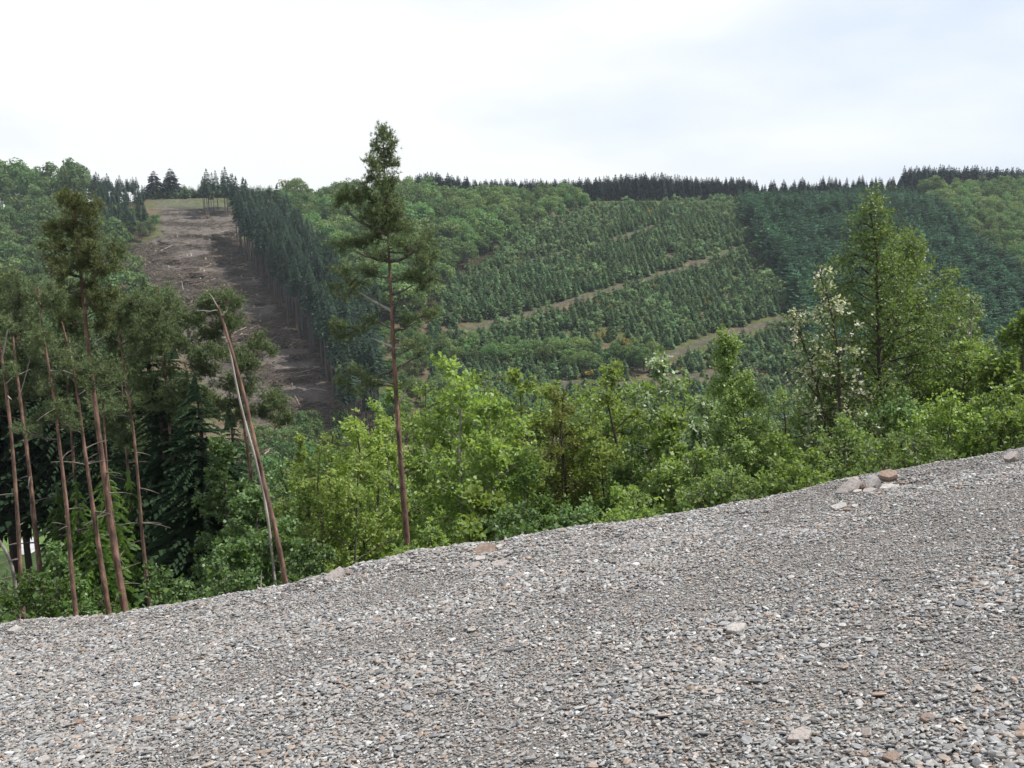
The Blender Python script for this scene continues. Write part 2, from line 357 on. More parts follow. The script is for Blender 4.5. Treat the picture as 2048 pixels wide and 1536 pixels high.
def near_track(x, y, extra=0.0):
    r = np.zeros(np.shape(x), bool)
    for T, w in zip(TRK, TRW):
        d = np.min((x[..., None] - T[:, 0]) ** 2 + (y[..., None] - T[:, 1]) ** 2, -1)
        r |= d < (w * 0.5 + extra) ** 2
    return r

# ------------------------------------------------------------------ the land: one sheet to the horizon
def build_land():
    rows = np.concatenate((np.linspace(-40, 8, 26), 8 + 0.45 * np.arange(1, 60), np.linspace(35.5, 200, 100), np.linspace(201.5, 500, 200), np.geomspace(504, 6000, 40)))
    u = np.linspace(-1, 1, 270); u = 0.75 * u + 0.25 * u ** 3
    Y = np.repeat(rows[:, None], len(u), 1); X = u[None] * (55 + 0.78 * np.maximum(Y, 0))
    Z = H(X, Y)
    Z = np.where(Y < yc(X) + 2.4, Z - 0.25, Z)
    V = np.stack((X, Y, Z), -1).reshape(-1, 3)
    nr, nc = Y.shape; i = np.arange(nr - 1)[:, None] * nc + np.arange(nc - 1)[None]
    F = np.stack((i, i + 1, i + nc + 1, i + nc), -1).reshape(-1, 4)
    me = Acc().add(V, F).mesh('ground', [MT['ground']], True)
    px, py = proj(V)
    x, y = V[:, 0], V[:, 1]
    nz = fbm(x * 0.09, y * 0.09, 31, 4); n2 = fbm(x * 0.3, y * 0.3, 41, 3)
    grass = np.array((.070, .080, .032)); heath = np.array((.105, .082, .055)); litter = np.array((.040, .030, .020)); soil = np.array((.098, .085, .075)); slash = np.array((.040, .035, .031)); mead = np.array((.068, .088, .036))
    c = grass + (heath - grass) * sstep(.4, .62, nz)[:, None]
    far = y > 170
    ff = far & (inpoly(px, py, R_STAND) | inpoly(px, py, R_PINE) | inpoly(px, py, R_UPPER) | inpoly(px, py, R_LEFTC))
    c = np.where(ff[:, None], litter * (.7 + .8 * n2)[:, None], c)
    cl = far & inpoly(px, py, R_CLEAR)
    s = soil + (slash - soil) * sstep(.42, .60, fbm(x * 0.05, y * 0.16, 51, 4))[:, None]
    s = s + (mead - s) * (sstep(425, 400, py + 40 * (nz - .5)) * .7)[:, None]
    c = np.where(cl[:, None], s, c)
    nearw = (y < 120)
    c = np.where(nearw[:, None], litter * (.8 + .6 * n2)[:, None], c)
    lf = (y >= 120) & (y < 330) & (px < 330) & (py > 900)
    c = np.where(lf[:, None], np.array((.045, .070, .026)) * (.7 + .6 * n2)[:, None], c)
    at_ = me.attributes.new('land', 'FLOAT_COLOR', 'POINT'); at_.data.foreach_set('color', np.hstack((c, np.ones((len(c), 1)))).astype(np.float32).ravel())
    return tag(obj('ground', me), 'wooded valley and far hillside', None, None, 'structure')
build_land()

def build_tracks():
    names = ['bare strip track high on the planted hillside', 'long bare earth track crossing the middle of the planted hillside', 'broad pale earth track behind the birches at the right', 'lowest brown track along the foot of the plantation']
    for T, w, nm in zip(TRK, TRW, names):
        d = np.gradient(T, axis=0); d /= np.linalg.norm(d, axis=1)[:, None]; nrm = np.stack((-d[:, 1], d[:, 0]), 1)
        ks = np.linspace(-.5, .5, 7); V = []
        wob = w * (.8 + .45 * fbm(T[:, 0] * .1, T[:, 1] * .1, 61, 2))
        for k in ks:
            q = T + nrm * (wob * k)[:, None]; z = H(q[:, 0], q[:, 1]) + 0.22 - (0.3 if abs(k) == .5 else 0.0) + 0.05 * math.cos(k * 19)
            V.append(np.column_stack((q, z)))
        V = np.stack(V, 1); nr, nc = V.shape[:2]; i = np.arange(nr - 1)[:, None] * nc + np.arange(nc - 1)[None]
        F = np.stack((i, i + 1, i + nc + 1, i + nc), -1).reshape(-1, 4)
        tag(obj('path', Acc().add(V, F).mesh('path', [MT['track']], True)), nm, None, None, 'structure')
build_tracks()

def lip(x, y): return (0.19 * (fbm(x * 1.1 + 3, y * .8, 171, 3) - .5) + .08 * (fbm(x * 4, y * 4, 181, 2) - .5)) * np.exp(-((y - yc(x)) / .7) ** 2)
# gravel slope: a finer sheet over the land, from behind the camera to over the brow
def build_gravel_sheet():
    X, T = np.meshgrid(np.linspace(-16, 18, 290), np.concatenate((np.linspace(-12, -1.5, 70), np.linspace(-1.4, 2.6, 60))))
    s = yc(X); Y = s + np.where(T < 0, T * (s + 3) / 12.0, T)
    Z = H(X, Y) + lip(X, Y) + 0.035 * (fbm(X * 1.6, Y * 1.6, 71, 3) - .5) + 0.012 * (fbm(X * 7, Y * 7, 75, 2) - .5)
    Z = Z - np.where(T > 2.3, (T - 2.3) * 1.2, 0)
    V = np.stack((X, Y, Z), -1).reshape(-1, 3); nr, nc = X.shape; i = np.arange(nr - 1)[:, None] * nc + np.arange(nc - 1)[None]
    F = np.stack((i, i + 1, i + nc + 1, i + nc), -1).reshape(-1, 4)
    return tag(obj('gravel_terrain', Acc().add(V, F).mesh('gravel_terrain', [MT['grit']], True)), 'sloping bank of slate chippings in the foreground', None, None, 'structure')
GRAVEL = build_gravel_sheet()
def gz(x, y): return H(x, y) + lip(x, y) + 0.035 * (fbm(x * 1.6, y * 1.6, 71, 3) - .5) + 0.012 * (fbm(x * 7, y * 7, 75, 2) - .5)

def stone_mesh(name, seed, mats, thick=0.30, sides=7, elong=1.5, taper=(.62, .88)):
    r = np.random.default_rng(seed); th = np.sort((np.arange(sides) + r.uniform(-.33, .33, sides)) * 2 * math.pi / sides)
    rad = r.uniform(.72, 1.12, sides); P = np.stack((np.cos(th) * rad * .5 * elong ** .5, np.sin(th) * rad * .5 / elong ** .5), 1)
    P /= np.ptp(P[:, 0])
    a = Acc(); tl = r.uniform(-.25, .25, 2)
    lo = np.column_stack((P * .86, np.full(sides, -thick * .5))); mid = np.column_stack((P, r.uniform(-.12, .12, sides) * thick + .08 * thick))
    top = np.column_stack((P * r.uniform(taper[0], taper[1], (sides, 1)), thick * (.5 + P @ tl + r.uniform(-.06, .06, sides))))
    V = np.vstack((lo, mid, top, [[0, 0, thick * (.5 + r.uniform(-.02, .14))]])); k = sides
    F4 = [(b + i, b + (i + 1) % k, b + k + (i + 1) % k, b + k + i) for b in (0, k) for i in range(k)]
    a.add(V, np.array(F4)); a.T.append(np.array([(2 * k + i, 2 * k + (i + 1) % k, 3 * k) for i in range(k)])); a.tm.append(np.zeros(k, np.int32))
    return a.mesh(name, mats)

def slope_rot(n, yaw, tilt):
    """euler angles that lay a stone on the gravel slope with a random tilt"""
    nx, ny = -0.15, 0.2
    lx = nx * np.cos(yaw) + ny * np.sin(yaw); ly = -nx * np.sin(yaw) + ny * np.cos(yaw)
    return np.stack((-ly + rng.normal(0, tilt, n), lx + rng.normal(0, tilt, n), yaw), 1)

def build_stones():
    protos = [stone_mesh('slate_stone', 100 + k, [MT['stone']], (.16, .24, .18, .30, .14, .22, .26, .17)[k], (6, 7, 8, 6, 7, 6, 8, 7)[k], (1.4, 1.7, 1.2, 1.5, 2.1, 1.3, 1.6, 1.9)[k]) for k in range(8)]
    # the largest chippings, each an object of its own
    n = 300; y = rng.uniform(2.35, 6.2, n) ; x = rng.uniform(-1, 1, n) * (.30 + .50 * y); s = rng.uniform(.042, .07, n) * np.where(rng.random(n) < .12, 1.35, 1)
    yaw = rng.uniform(0, 6.28, n); R = slope_rot(n, yaw, .14); objs = []
    for i in range(n):
        o = bpy.data.objects.new('slate_stone', protos[i % 8]); COL.objects.link(o); o.parent = GRAVEL
        o.location = (x[i], y[i], float(gz(x[i], y[i])) + s[i] * .10 + .008); o.rotation_euler = R[i]; o.scale = (s[i], s[i], s[i] * .8); objs.append(o)
    # everything smaller: one mass of chippings
    Ps, Rs, Ss, Is = [], [], [], []
    def layer(dens, smin, smax, ymax, zoff, tilt, ymin=1.7):
        A = 0; m = int(dens * (ymax + 1.6 - ymin) * 17)
        x = rng.uniform(-8.5, 8.5, m); t = rng.uniform(ymin, ymax + 1.6, m); y = t + 0.1 * x * sstep(3, 9, t)
        k = (np.abs(x) < 1.0 + .66 * y) & (y < yc(x) + 1.6); x, y = x[k], y[k]; m = len(x)
        g = .70 + .52 * sstep(.32, .66, .55 * fbm(x * .22 + 5, y * 1.0 - x * .12, 81, 3) + .45 * fbm(x * 1.1, y * 1.3, 85, 2)); e = rng.beta(1.3, 3.0, m); s = (smin + (smax - smin) * e) * g
        yaw = rng.uniform(0, 6.28, m)
        Ps.append(np.column_stack((x, y, gz(x, y) + zoff * s + rng.uniform(-.004, .006, m)))); Rs.append(slope_rot(m, yaw, tilt))
        Ss.append(np.column_stack((s, s * rng.uniform(.75, 1.15, m), s * rng.uniform(.7, 1.3, m)))); Is.append(rng.integers(0, 8, m))
    layer(3600, .011, .024, 9.0, .10, .26)
    layer(2900, .018, .040, 9.0, .20, .30)
    layer(220, .034, .062, 9.0, .22, .24)
    return objs, scatter('gravel', np.vstack(Ps), np.vstack(Rs), np.vstack(Ss), np.concatenate(Is), objs[:8])
STONES, gv = build_stones()
tag(gv, 'grey and rust brown slate chippings covering the foreground bank', 'gravel', None, 'stuff')

# ------------------------------------------------------------------ larger rocks, each a thing of its own
def rock(px, py, w, hgt, D, mat, label, seed, tilt=0.0, depth=.7, sink=.12, yaw=0.0, group=None, sides=6):
    p = at(px, py, D); sc = w / FPX * np.linalg.norm(p - CAM)
    th = hgt / w
    me = stone_mesh('rock_slab', seed, [MT[mat]], th * 1.1, sides, 1.0 / depth, (.84, .98))
    o = obj('rock_slab', me); o.scale = (sc, sc, sc)
    o.rotation_euler = (math.radians(14), math.radians(-tilt), yaw); o.location = p
    g = float(gz(p[0], p[1])); 
    o.location = (p[0], p[1], max(p[2], g + sc * th * (.5 - sink)))
    return tag(o, label, 'rock', group)
def crest_D(px): return float(8.8 + 0.1 * (px - 1024) / 1991 * 9)
for k, (px, py, w, h, dd, mat, lab, tilt, yaw) in enumerate([
    (1776, 957, 36, 11, .0, 'rock_brown', 'flat brown slab highest in the rock pile on the brow', 4, .2),
    (1744, 972, 32, 20, -.1, 'rock_pale', 'largest pale grey slab tilted in the middle of the rock pile', 32, .5),
    (1706, 966, 24, 11, .05, 'rock', 'small grey slab lying on top of the pile, at its left', 6, .1),
    (1698, 983, 50, 14, -.05, 'rock', 'long tilted grey slab at the left end of the rock pile', 24, -.1),
    (1726, 978, 14, 19, -.15, 'rock_brown', 'narrow upright brown stone wedged between slabs of the rock pile', 40, .9),
    (1714, 992, 20, 9, -.3, 'rock_pale', 'small pale stone at the foot of the rock pile', 5, .3),
    (1775, 980, 36, 9, -.25, 'rock_pale', 'thin pale slab lying flat beside the brown top slab', 7, .1),
    (1738, 992, 24, 10, -.35, 'rock', 'squat grey stone in front of the tilted pale slab', 8, -.4),
    (2022, 915, 30, 10, .0, 'rock', 'grey slab on the brow by the right edge of the picture', 20, .1),
    (1678, 1015, 30, 9, -.75, 'rock_pale', 'pale slab lying just below the rock pile', 14, .2),
    (1709, 1018, 16, 5, -.8, 'rock_pale', 'small white stone just right of the pale slab below the rock pile', 2, .4),
    (1694, 1030, 18, 7, -.9, 'rock_brown', 'rusty brown stone a little below the rock pile', 4, -.3),
    (1806, 968, 12, 7, -.1, 'rock_brown', 'little yellowish brown stone at the right end of the rock pile', 10, .2),
    (672, 1160, 46, 12, .0, 'rock', 'pale pinkish slab on the brow below the broadleaf trees', 22, .1),
    (700, 1156, 14, 8, .05, 'rock_brown', 'small brown stone beside the pale pinkish slab on the brow', 5, .5),
    (968, 1121, 52, 9, -.1, 'rock_brown', 'long rusty brown slab on the brow below the maple', 13, .0),
    (962, 1137, 22, 8, -.35, 'rock_pale', 'white stone just below the long rusty slab', 3, .2),
    (1000, 1108, 16, 8, .0, 'rock_pale', 'small pale stone sticking up at the tip of the long rusty slab', 10, .6),
    (1000, 1153, 40, 9, -.6, 'rock', 'flat grey slab in the gravel under the long rusty slab', 9, -.1),
    (950, 1152, 26, 10, -.6, 'rock', 'tilted grey stone in the gravel beside the flat grey slab', 22, .9),
    (30, 1272, 26, 8, .0, 'rock_pale', 'pale slab at the left end of the brow below the curved dead trunk', 4, .0)]):
    up_ = k < 8; rock(px, py - (4 if up_ else 0), w * (1.15 if up_ else 1), h * (.95 if up_ else 1), crest_D(px) + dd, mat, lab, 300 + k, tilt * (1.2 if up_ else 1), .7, .12, yaw)
def ground_rock(px, py, w, h, mat, lab, seed, tilt=4, yaw=.2):
    q = hit([px], [py], 1.5, 10.0)[0]; rock(px, py, w, h, float(q[1]), mat, lab, seed, tilt, .7, -.05, yaw)
for k, a in enumerate([(1472, 1268, 44, 12, 'rock_pale', 'white edged slab half buried in the middle of the gravel'), (1598, 1482, 54, 14, 'rock', 'large rounded grey slab in the gravel near the bottom edge'),
                       (1648, 1300, 22, 9, 'rock_pale', 'small bright white stone in the gravel right of the white edged slab'), (156, 1448, 22, 7, 'rock_brown', 'rust red stone in the gravel at the lower left'),
                       (278, 1440, 24, 6, 'rock_brown', 'rusty sliver of slate in the gravel right of the rust red stone'), (1785, 1522, 34, 9, 'rock_brown', 'tan wedge of slate at the bottom edge of the gravel'),
                       (1855, 1442, 30, 7, 'rock_brown', 'orange brown flat stone in the gravel at the lower right'), (90, 1528, 26, 10, 'rock_pale', 'cream white stone in the bottom left corner of the gravel')]):
    ground_rock(*a, seed=340 + k)

# ------------------------------------------------------------------ plant builders
def unit(v): return v / (np.linalg.norm(v, axis=-1, keepdims=True) + 1e-9)
def leaf_quads(acc, C, A, Nn, Ln, Wd, v, m=0):
    """diamond shaped leaves: centres C, length axes A, normals Nn"""
    A = unit(A); S = unit(np.cross(A, Nn)); Ln = np.asarray(Ln)[:, None]; Wd = np.asarray(Wd)[:, None]; n = len(C)
    V = np.stack((C - A * Ln * .5, C + S * Wd * .5 - A * Ln * .08, C + A * Ln * .5, C - S * Wd * .5 - A * Ln * .08), 1)
    F = np.arange(n * 4).reshape(-1, 4); acc.add(V, F, np.repeat(v, 4), m)
def polyp(P, t):
    u = np.clip(t, 0, 1) * (len(P) - 1); i = min(int(u), len(P) - 2); f = u - i; return P[i] * (1 - f) + P[i + 1] * f

def broadleaf(name, label, cat, px, py_top, D, wpx, leafmat, seed, low=0.15, stems=2, nprim=16, nsec=6, nleaf=9000, leaf=.075, bark='bark_grey', droop=.25, narrow=.0, lean=0.0, group=None, cluster=5, upright=.55, trunk_r=None, visible_low=None, fleck=None):
    """a near broadleaf tree or bush: stems, limbs and twigs with leaves in sprays on them; its top stands at (px, py_top) of the photograph at depth D"""
    r = np.random.default_rng(seed); top = at(px, py_top, D); bx = top[0] - lean; zb = float(H(bx, D)); h = top[2] - zb; R = wpx / FPX * D * .5 * (1.42 if narrow == 0 else 1.3); nleaf = int(nleaf * 1.42); leaf *= 1.07
    base = np.array((bx, D, zb)); root = empty(name, base, label, cat, group)
    wood, fol = Acc(), Acc(); A0, A1 = [], []
    rt = trunk_r or max(.018, .0085 * h + .01)
    for s in range(stems):
        az = r.uniform(0, 6.28) + s * 2.4; hs = h * (1.0 if s == 0 else r.uniform(.72, .95)); off = (0.0 if stems == 1 else .62) * R * (0 if s == 0 else 1)
        t = np.linspace(0, 1, 9); wob = np.cumsum(r.normal(0, .012 * h, (9, 2)), 0) * t[:, None]
        if s == 0: wob -= wob[-1] * t[:, None] ** 2
        P = np.column_stack((math.cos(az) * off * t ** 1.2 + wob[:, 0] + lean * t, math.sin(az) * off * t ** 1.2 + wob[:, 1], hs * t - .15 * (1 - t)))
        wood.tube(P, rt * (1 - .9 * t) * (1 if s == 0 else .75) + .004, 7)
        for i in range(nprim):
            tt = low + (1 - low) * (i + r.random()) / nprim; p0 = polyp(P, tt); q = (tt - low) / (1 - low)
            prof = max(.12, math.sin(math.pi * min(1, .22 + .78 * q)) ** .8) if narrow == 0 else max(.10, (1 - q) ** narrow * (.45 + .55 * min(1, q * 4)))
            ln = R * prof * r.uniform(.7, 1.12) * (.85 if stems > 1 else 1.15); a2 = i * 2.4 + r.uniform(-.5, .5) + s; el = upright * (.5 + .8 * q) + r.uniform(-.15, .25)
            d = np.array((math.cos(a2) * math.cos(el), math.sin(a2) * math.cos(el), math.sin(el))); u = np.linspace(0, 1, 6)[:, None]
            B = p0 + d * ln * u + np.array((0, 0, 1)) * (ln * (.18 * u ** 2 - droop * u ** 3)) + r.normal(0, .03 * ln, (6, 3)) * u
            wood.tube(B, (rt * .38 * (1 - tt * .6)) * (1 - .85 * u[:, 0]) + .0025, 4, cap=False)
            for k in range(nsec):
                b = .22 + .78 * (k + r.random()) / nsec; q0 = polyp(B, b); sl = ln * .42 * (1.15 - b) + (.12 if narrow == 0 else .035) * R + .05
                d2 = unit(d * .6 + r.normal(0, .6, 3) + np.array((0, 0, .15 - droop * .6))); S = q0 + d2 * sl * np.linspace(0, 1, 3)[:, None] + np.array((0, 0, -droop * sl)) * (np.linspace(0, 1, 3)[:, None] ** 2)
                wood.tube(S, np.linspace(.005, .002, 3), 3, cap=False); A0.append(S[0]); A1.append(S[-1])
            A0.append(B[3]); A1.append(B[5])
        A0.append(P[-2]); A1.append(P[-1])
    A0 = np.array(A0); A1 = np.array(A1); nc = nleaf // cluster; w = np.linalg.norm(A1 - A0, axis=1) + .05; i = r.choice(len(A0), nc, p=w / w.sum())
    t = r.beta(1.6, 1.0, nc); C = A0[i] + (A1[i] - A0[i]) * t[:, None] + r.normal(0, .035 + .02 * R, (nc, 3))
    out_ = unit(A1[i] - A0[i]); cv = r.beta(2, 2, nc) if fleck is None else np.where(r.random(nc) < fleck, .9, .12)
    C = np.repeat(C, cluster, 0); O = np.repeat(out_, cluster, 0); n = len(C)
    d = unit(O * .5 + r.normal(0, .8, (n, 3)) + np.array((0, 0, -droop * .8))); sz = leaf * r.uniform(.65, 1.2, n)
    nrm = unit(r.normal(0, .55, (n, 3)) + np.array((0, 0, .8)))
    leaf_quads(fol, C + d * sz[:, None] * .75, d, nrm, sz, sz * r.uniform(.6, .85, n), np.clip(np.repeat(cv, cluster) + r.normal(0, .16, n), 0, 1))
    obj('trunk', wood.mesh('trunk', [MT[bark]], True), root); obj('crown', fol.mesh('crown', [MT[leafmat]]), root)
    return root

def pine(name, label, path, D, r0, r1, clumps, seed, mat='pine', stubs=(), group=None, cat='pine tree', bark='bark_pine', dens=1.0, needle=.085, limbs=()):
    """a Scots pine: trunk along a path seen in the photograph, limbs to each clump of needles, tufts of needles on twigs"""
    r = np.random.default_rng(seed); path = np.array(path, float); needle = .0036 * D
    P = at(path[:, 0], path[:, 1], np.full(len(path), D)); P[:, 1] += np.linspace(0, 1, len(P)) * 0
    b = P[-1].copy(); zb = float(H(b[0], D)); P = np.vstack((P, [[b[0] + .02, D, (b[2] + zb) / 2], [b[0] + .03, D, zb - .2]])) if b[2] > zb + .3 else P
    base = P[-1] * np.array((1, 1, 0)) + np.array((0, 0, zb)); P = P[::-1]
    S = smooth_line(P, 26) - base; wood, fol, dead = Acc(), Acc(), Acc(); k = np.linspace(0, 1, 26)
    root = empty(name, base, label, cat, group)
    wood.tube(S, (r0 + (r1 - r0) * k ** .85) * (1 + .05 * np.sin(k * 40)), 9)
    def trunk_at(z):
        zz = S[:, 2]; f = np.interp(z, zz, np.arange(26)); i = min(int(f), 24); return S[i] + (S[i + 1] - S[i]) * (f - i)
    px2m = D / FPX; tips = []
    def limb(p0, p1, rad, sag, nn=7):
        u = np.linspace(0, 1, nn)[:, None]; L_ = np.linalg.norm(p1 - p0)
        B = p0 + (p1 - p0) * u + np.array((0, 0, 1)) * (sag * L_ * (u * (1 - u)) * 2) + r.normal(0, .018 * L_, (nn, 3)) * np.sin(u * 3.14)
        wood.tube(B, rad * (1 - .75 * u[:, 0]) + .005, 5, m=1, cap=False); return B
    zt = S[-1, 2]
    done = []
    for c in sorted(clumps, key=lambda c: abs(c[0] - np.interp(c[1], path[:, 1], path[:, 0]))):
        cx, cyy, rx, ry = c[:4]; ry = ry * r.uniform(1.1, 1.7); cyy = cyy + r.uniform(-5, 5); dz = c[4] if len(c) > 4 else None
        C = at(cx, cyy, D) - base; RX, RY = rx * px2m * 1.2, ry * px2m * 1.3
        RD = max(RX, RY) * 1.0
        if dz is None: dz = r.uniform(-1, 1) * RX * 1.1
        C[1] += dz; tr0 = trunk_at(min(C[2], zt)); dx = np.linalg.norm((C - tr0)[:2])
        p0 = trunk_at(min(zt - .05, C[2] - r.uniform(.15, .55) * dx - .02)); rad = .006 + .010 * dx
        cand = [q for q in done if np.linalg.norm(q - C) < .75 * dx and np.linalg.norm((q - tr0)[:2]) < dx]
        if cand: p0 = min(cand, key=lambda q: np.linalg.norm(q - C)); rad = .005 + .004 * dx
        done.append(C.copy()); B = limb(p0, C + np.array((0, 0, -.25 * RY)), rad, r.uniform(-.25, .1))
        nt_ = max(14, int(dens * 560 * (RX * RY * (26 / D) ** 1.6 + .02)))
        nb = max(3, nt_ // 12)
        for q in range(nb):
            e = r.normal(0, 1, 3); e = e / np.linalg.norm(e) * r.random() ** .45; tip = C + e * np.array((RX, RD, RY))
            s0 = polyp(B, r.uniform(.45, 1)); u = np.linspace(0, 1, 4)[:, None]; tw = s0 + (tip - s0) * u + np.array((0, 0, 1)) * (u * (1 - u)) * -.1 * np.linalg.norm(tip - s0)
            wood.tube(tw, np.linspace(.006, .003, 4), 3, m=1, cap=False)
            m_ = 12; tt = r.beta(2.6, .9, m_)[:, None]; tips.append(np.hstack((s0 + (tip - s0) * tt + r.normal(0, .0022 * D, (m_, 3)), np.repeat(unit(tip - s0)[None], m_, 0))))
    for (x0, y0, x1, y1, rr) in limbs:
        limb(trunk_at((at(x0, y0, D) - base)[2]), at(x1, y1, D) - base + np.array((0, r.uniform(-.3, .3), 0)), rr * .75, -.15)
    T = np.vstack(tips); C, O = T[:, :3], T[:, 3:]; n = len(C); K = 9; cv = r.beta(2, 2, n)
    C = np.repeat(C, K, 0); O = np.repeat(O, K, 0); m_ = len(C); d = unit(O * .55 + r.normal(0, .62, (m_, 3)) + np.array((0, 0, .30))); sd = unit(np.cross(d, r.normal(0, 1, (m_, 3))))
    ln = needle * r.uniform(.7, 1.25, m_)[:, None]; w = needle * .075
    V = np.stack((C + sd * w, C - sd * w, C + d * ln), 1); fol.add(V, np.arange(m_ * 3).reshape(-1, 3), np.repeat(np.clip(np.repeat(cv, K) + r.normal(0, .15, m_), 0, 1), 3))
    for q in range(7):
        f = r.uniform(.42, .75); p0 = S[int(f * 25)]; a_ = r.uniform(0, 6.28); ll = r.uniform(.012, .035) * D; u = np.linspace(0, 1, 4)[:, None]
        wood.tube(p0 + np.array((math.cos(a_), math.sin(a_), r.uniform(-.2, .5))) * ll * u + np.array((0, 0, -.2)) * ll * u * u, np.linspace(.0009, .0003, 4) * D, 4, m=1, cap=False)
    obj('trunk', wood.mesh('trunk', [MT[bark], MT['bark_grey']], True), root); obj('crown', fol.mesh('crown', [MT[mat]]), root)
    for (x0, y0, x1, y1, rr) in stubs:
        p0 = trunk_at((at(x0, y0, D) - base)[2]); p1 = at(x1, y1, D) - base; p1[1] += r.uniform(-.15, .15); a = Acc(); u = np.linspace(0, 1, 6)[:, None]
        a.tube(p0 + (p1 - p0) * u + np.array((0, 0, .12)) * np.linalg.norm(p1 - p0) * u * u, rr * (1 - .7 * u[:, 0]), 5); obj('dead_branch', a.mesh('dead_branch', [MT['deadwood']], True), root)
    return root

def conifer_mesh(name, seed, h, R, crown_from, levels, per, K, mats, trunk_r, droop=.25, wid=.30, expo=.85, jit=.12, fine=1.0, blunt=0.0, leaders=True):
    """a conifer: tapered stem, whorls of drooping boughs, each bough a row of paired sprays"""
    r = np.random.default_rng(seed); a = Acc(); t = np.linspace(0, 1, 7)
    a.tube(np.column_stack((r.normal(0, .004 * h, 7) * t, r.normal(0, .004 * h, 7) * t, h * t * .985)), trunk_r * (1 - .93 * t) + .002 * h, 6, m=0)
    z0 = h * crown_from; q = (np.arange(levels) + r.uniform(-.3, .3, levels)) / levels; q = np.clip(q, 0, .985)
    Z = np.repeat(z0 + (h - z0) * q, per); n = len(Z); Rr = R * np.maximum(.03 + blunt * .2, (1 - np.repeat(q, per)) ** expo) * r.uniform(1 - 2.4 * jit, 1 + 1.6 * jit, n)
    Rr *= 1 - .5 * np.exp(-np.repeat(q, per) * 14) * r.random(n)
    az = np.tile(np.arange(per) * 6.283 / per, levels) + np.repeat(r.uniform(0, 6.28, levels), per) + r.normal(0, .22, n)
    dh = np.stack((np.cos(az), np.sin(az), np.zeros(n)), 1); sh = np.stack((-np.sin(az), np.cos(az), np.zeros(n)), 1); base_v = r.beta(2, 2, n)
    dr = droop * r.uniform(.5, 1.4, n)
    for k in range(K):
        s = (k + .35 + r.uniform(-.2, .2, n)) / K; p = np.stack((np.zeros(n), np.zeros(n), Z), 1) + dh * (Rr * s)[:, None]; p[:, 2] += Rr * (.16 * s - dr * s * s) 
        tl = Rr * (1.25 / K + .12) * fine
        for sg in (-1, 1):
            tip = p + dh * (tl * .9)[:, None] + sh * (sg * tl * wid * 2.2 * (1.1 - .6 * s))[:, None]; tip[:, 2] -= tl * r.uniform(.05, .6, n) * (dr * 2)
            b0 = p - dh * (tl * .35)[:, None]; b1 = p + dh * (tl * .75)[:, None] + np.column_stack((np.zeros((n, 2)), tl * r.uniform(-.1, .25, n)))
            V = np.stack((b0, tip, b1), 1); a.add(V, np.arange(n * 3).reshape(-1, 3), np.repeat(np.clip(base_v * .7 + .3 * s + r.normal(0, .1, n), 0, 1), 3), 1)
    if leaders: a.add([(0, 0, h), (.02 * h, 0, h * .93), (-.015 * h, .015 * h, h * .93), (-.01 * h, -.018 * h, h * .93)], [(0, 1, 2), (0, 2, 3), (0, 3, 1)], .7, 1)
    return a.mesh(name, mats)

def round_mesh(name, seed, h, R, low, lobes, per, leaf, mats, trunk_r, top=1.0, squash=1.0):
    """a far broadleaf: trunk, limbs to each lobe, lobes of leaf sprays with gaps between them"""
    r = np.random.default_rng(seed); a = Acc(); t = np.linspace(0, 1, 5)
    a.tube(np.column_stack((r.normal(0, .02 * h, 5) * t, r.normal(0, .02 * h, 5) * t, h * .8 * t)), trunk_r * (1 - .8 * t), 5, m=0)
    zc_, hz = h * (low + 1) / 2, h * (1 - low) / 2
    for k in range(lobes):
        e = r.normal(0, 1, 3); e /= np.linalg.norm(e); rad = r.uniform(.35, .85) ** .6; c = np.array((e[0] * R * rad, e[1] * R * rad, zc_ + e[2] * hz * rad * .9))
        u = np.linspace(0, 1, 3)[:, None]; s0 = np.array((0, 0, max(h * low * .8, c[2] - h * .3))); a.tube(s0 + (c - s0) * u, trunk_r * .25 * (1 - .7 * u[:, 0]), 3, m=0, cap=False)
        lr = R * r.uniform(.28, .48); m_ = int(per * r.uniform(.7, 1.3)); d = unit(r.normal(0, 1, (m_, 3)) + np.array((0, 0, .25))); P = c + d * (lr * r.uniform(.45, 1.1, m_) ** .7)[:, None] * np.array((1, 1, .8 * squash))
        ax = unit(np.cross(d, r.normal(0, 1, (m_, 3)))); nn = unit(d * .8 + r.normal(0, .5, (m_, 3)) + np.array((0, 0, .3))); ls = leaf * r.uniform(.6, 1.3, m_)
        leaf_quads(a, P, ax, nn, ls, ls * r.uniform(.6, .9, m_), np.clip(r.beta(2, 2) * .5 + r.random(m_) * .5, 0, 1), 1)
    return a.mesh(name, mats)

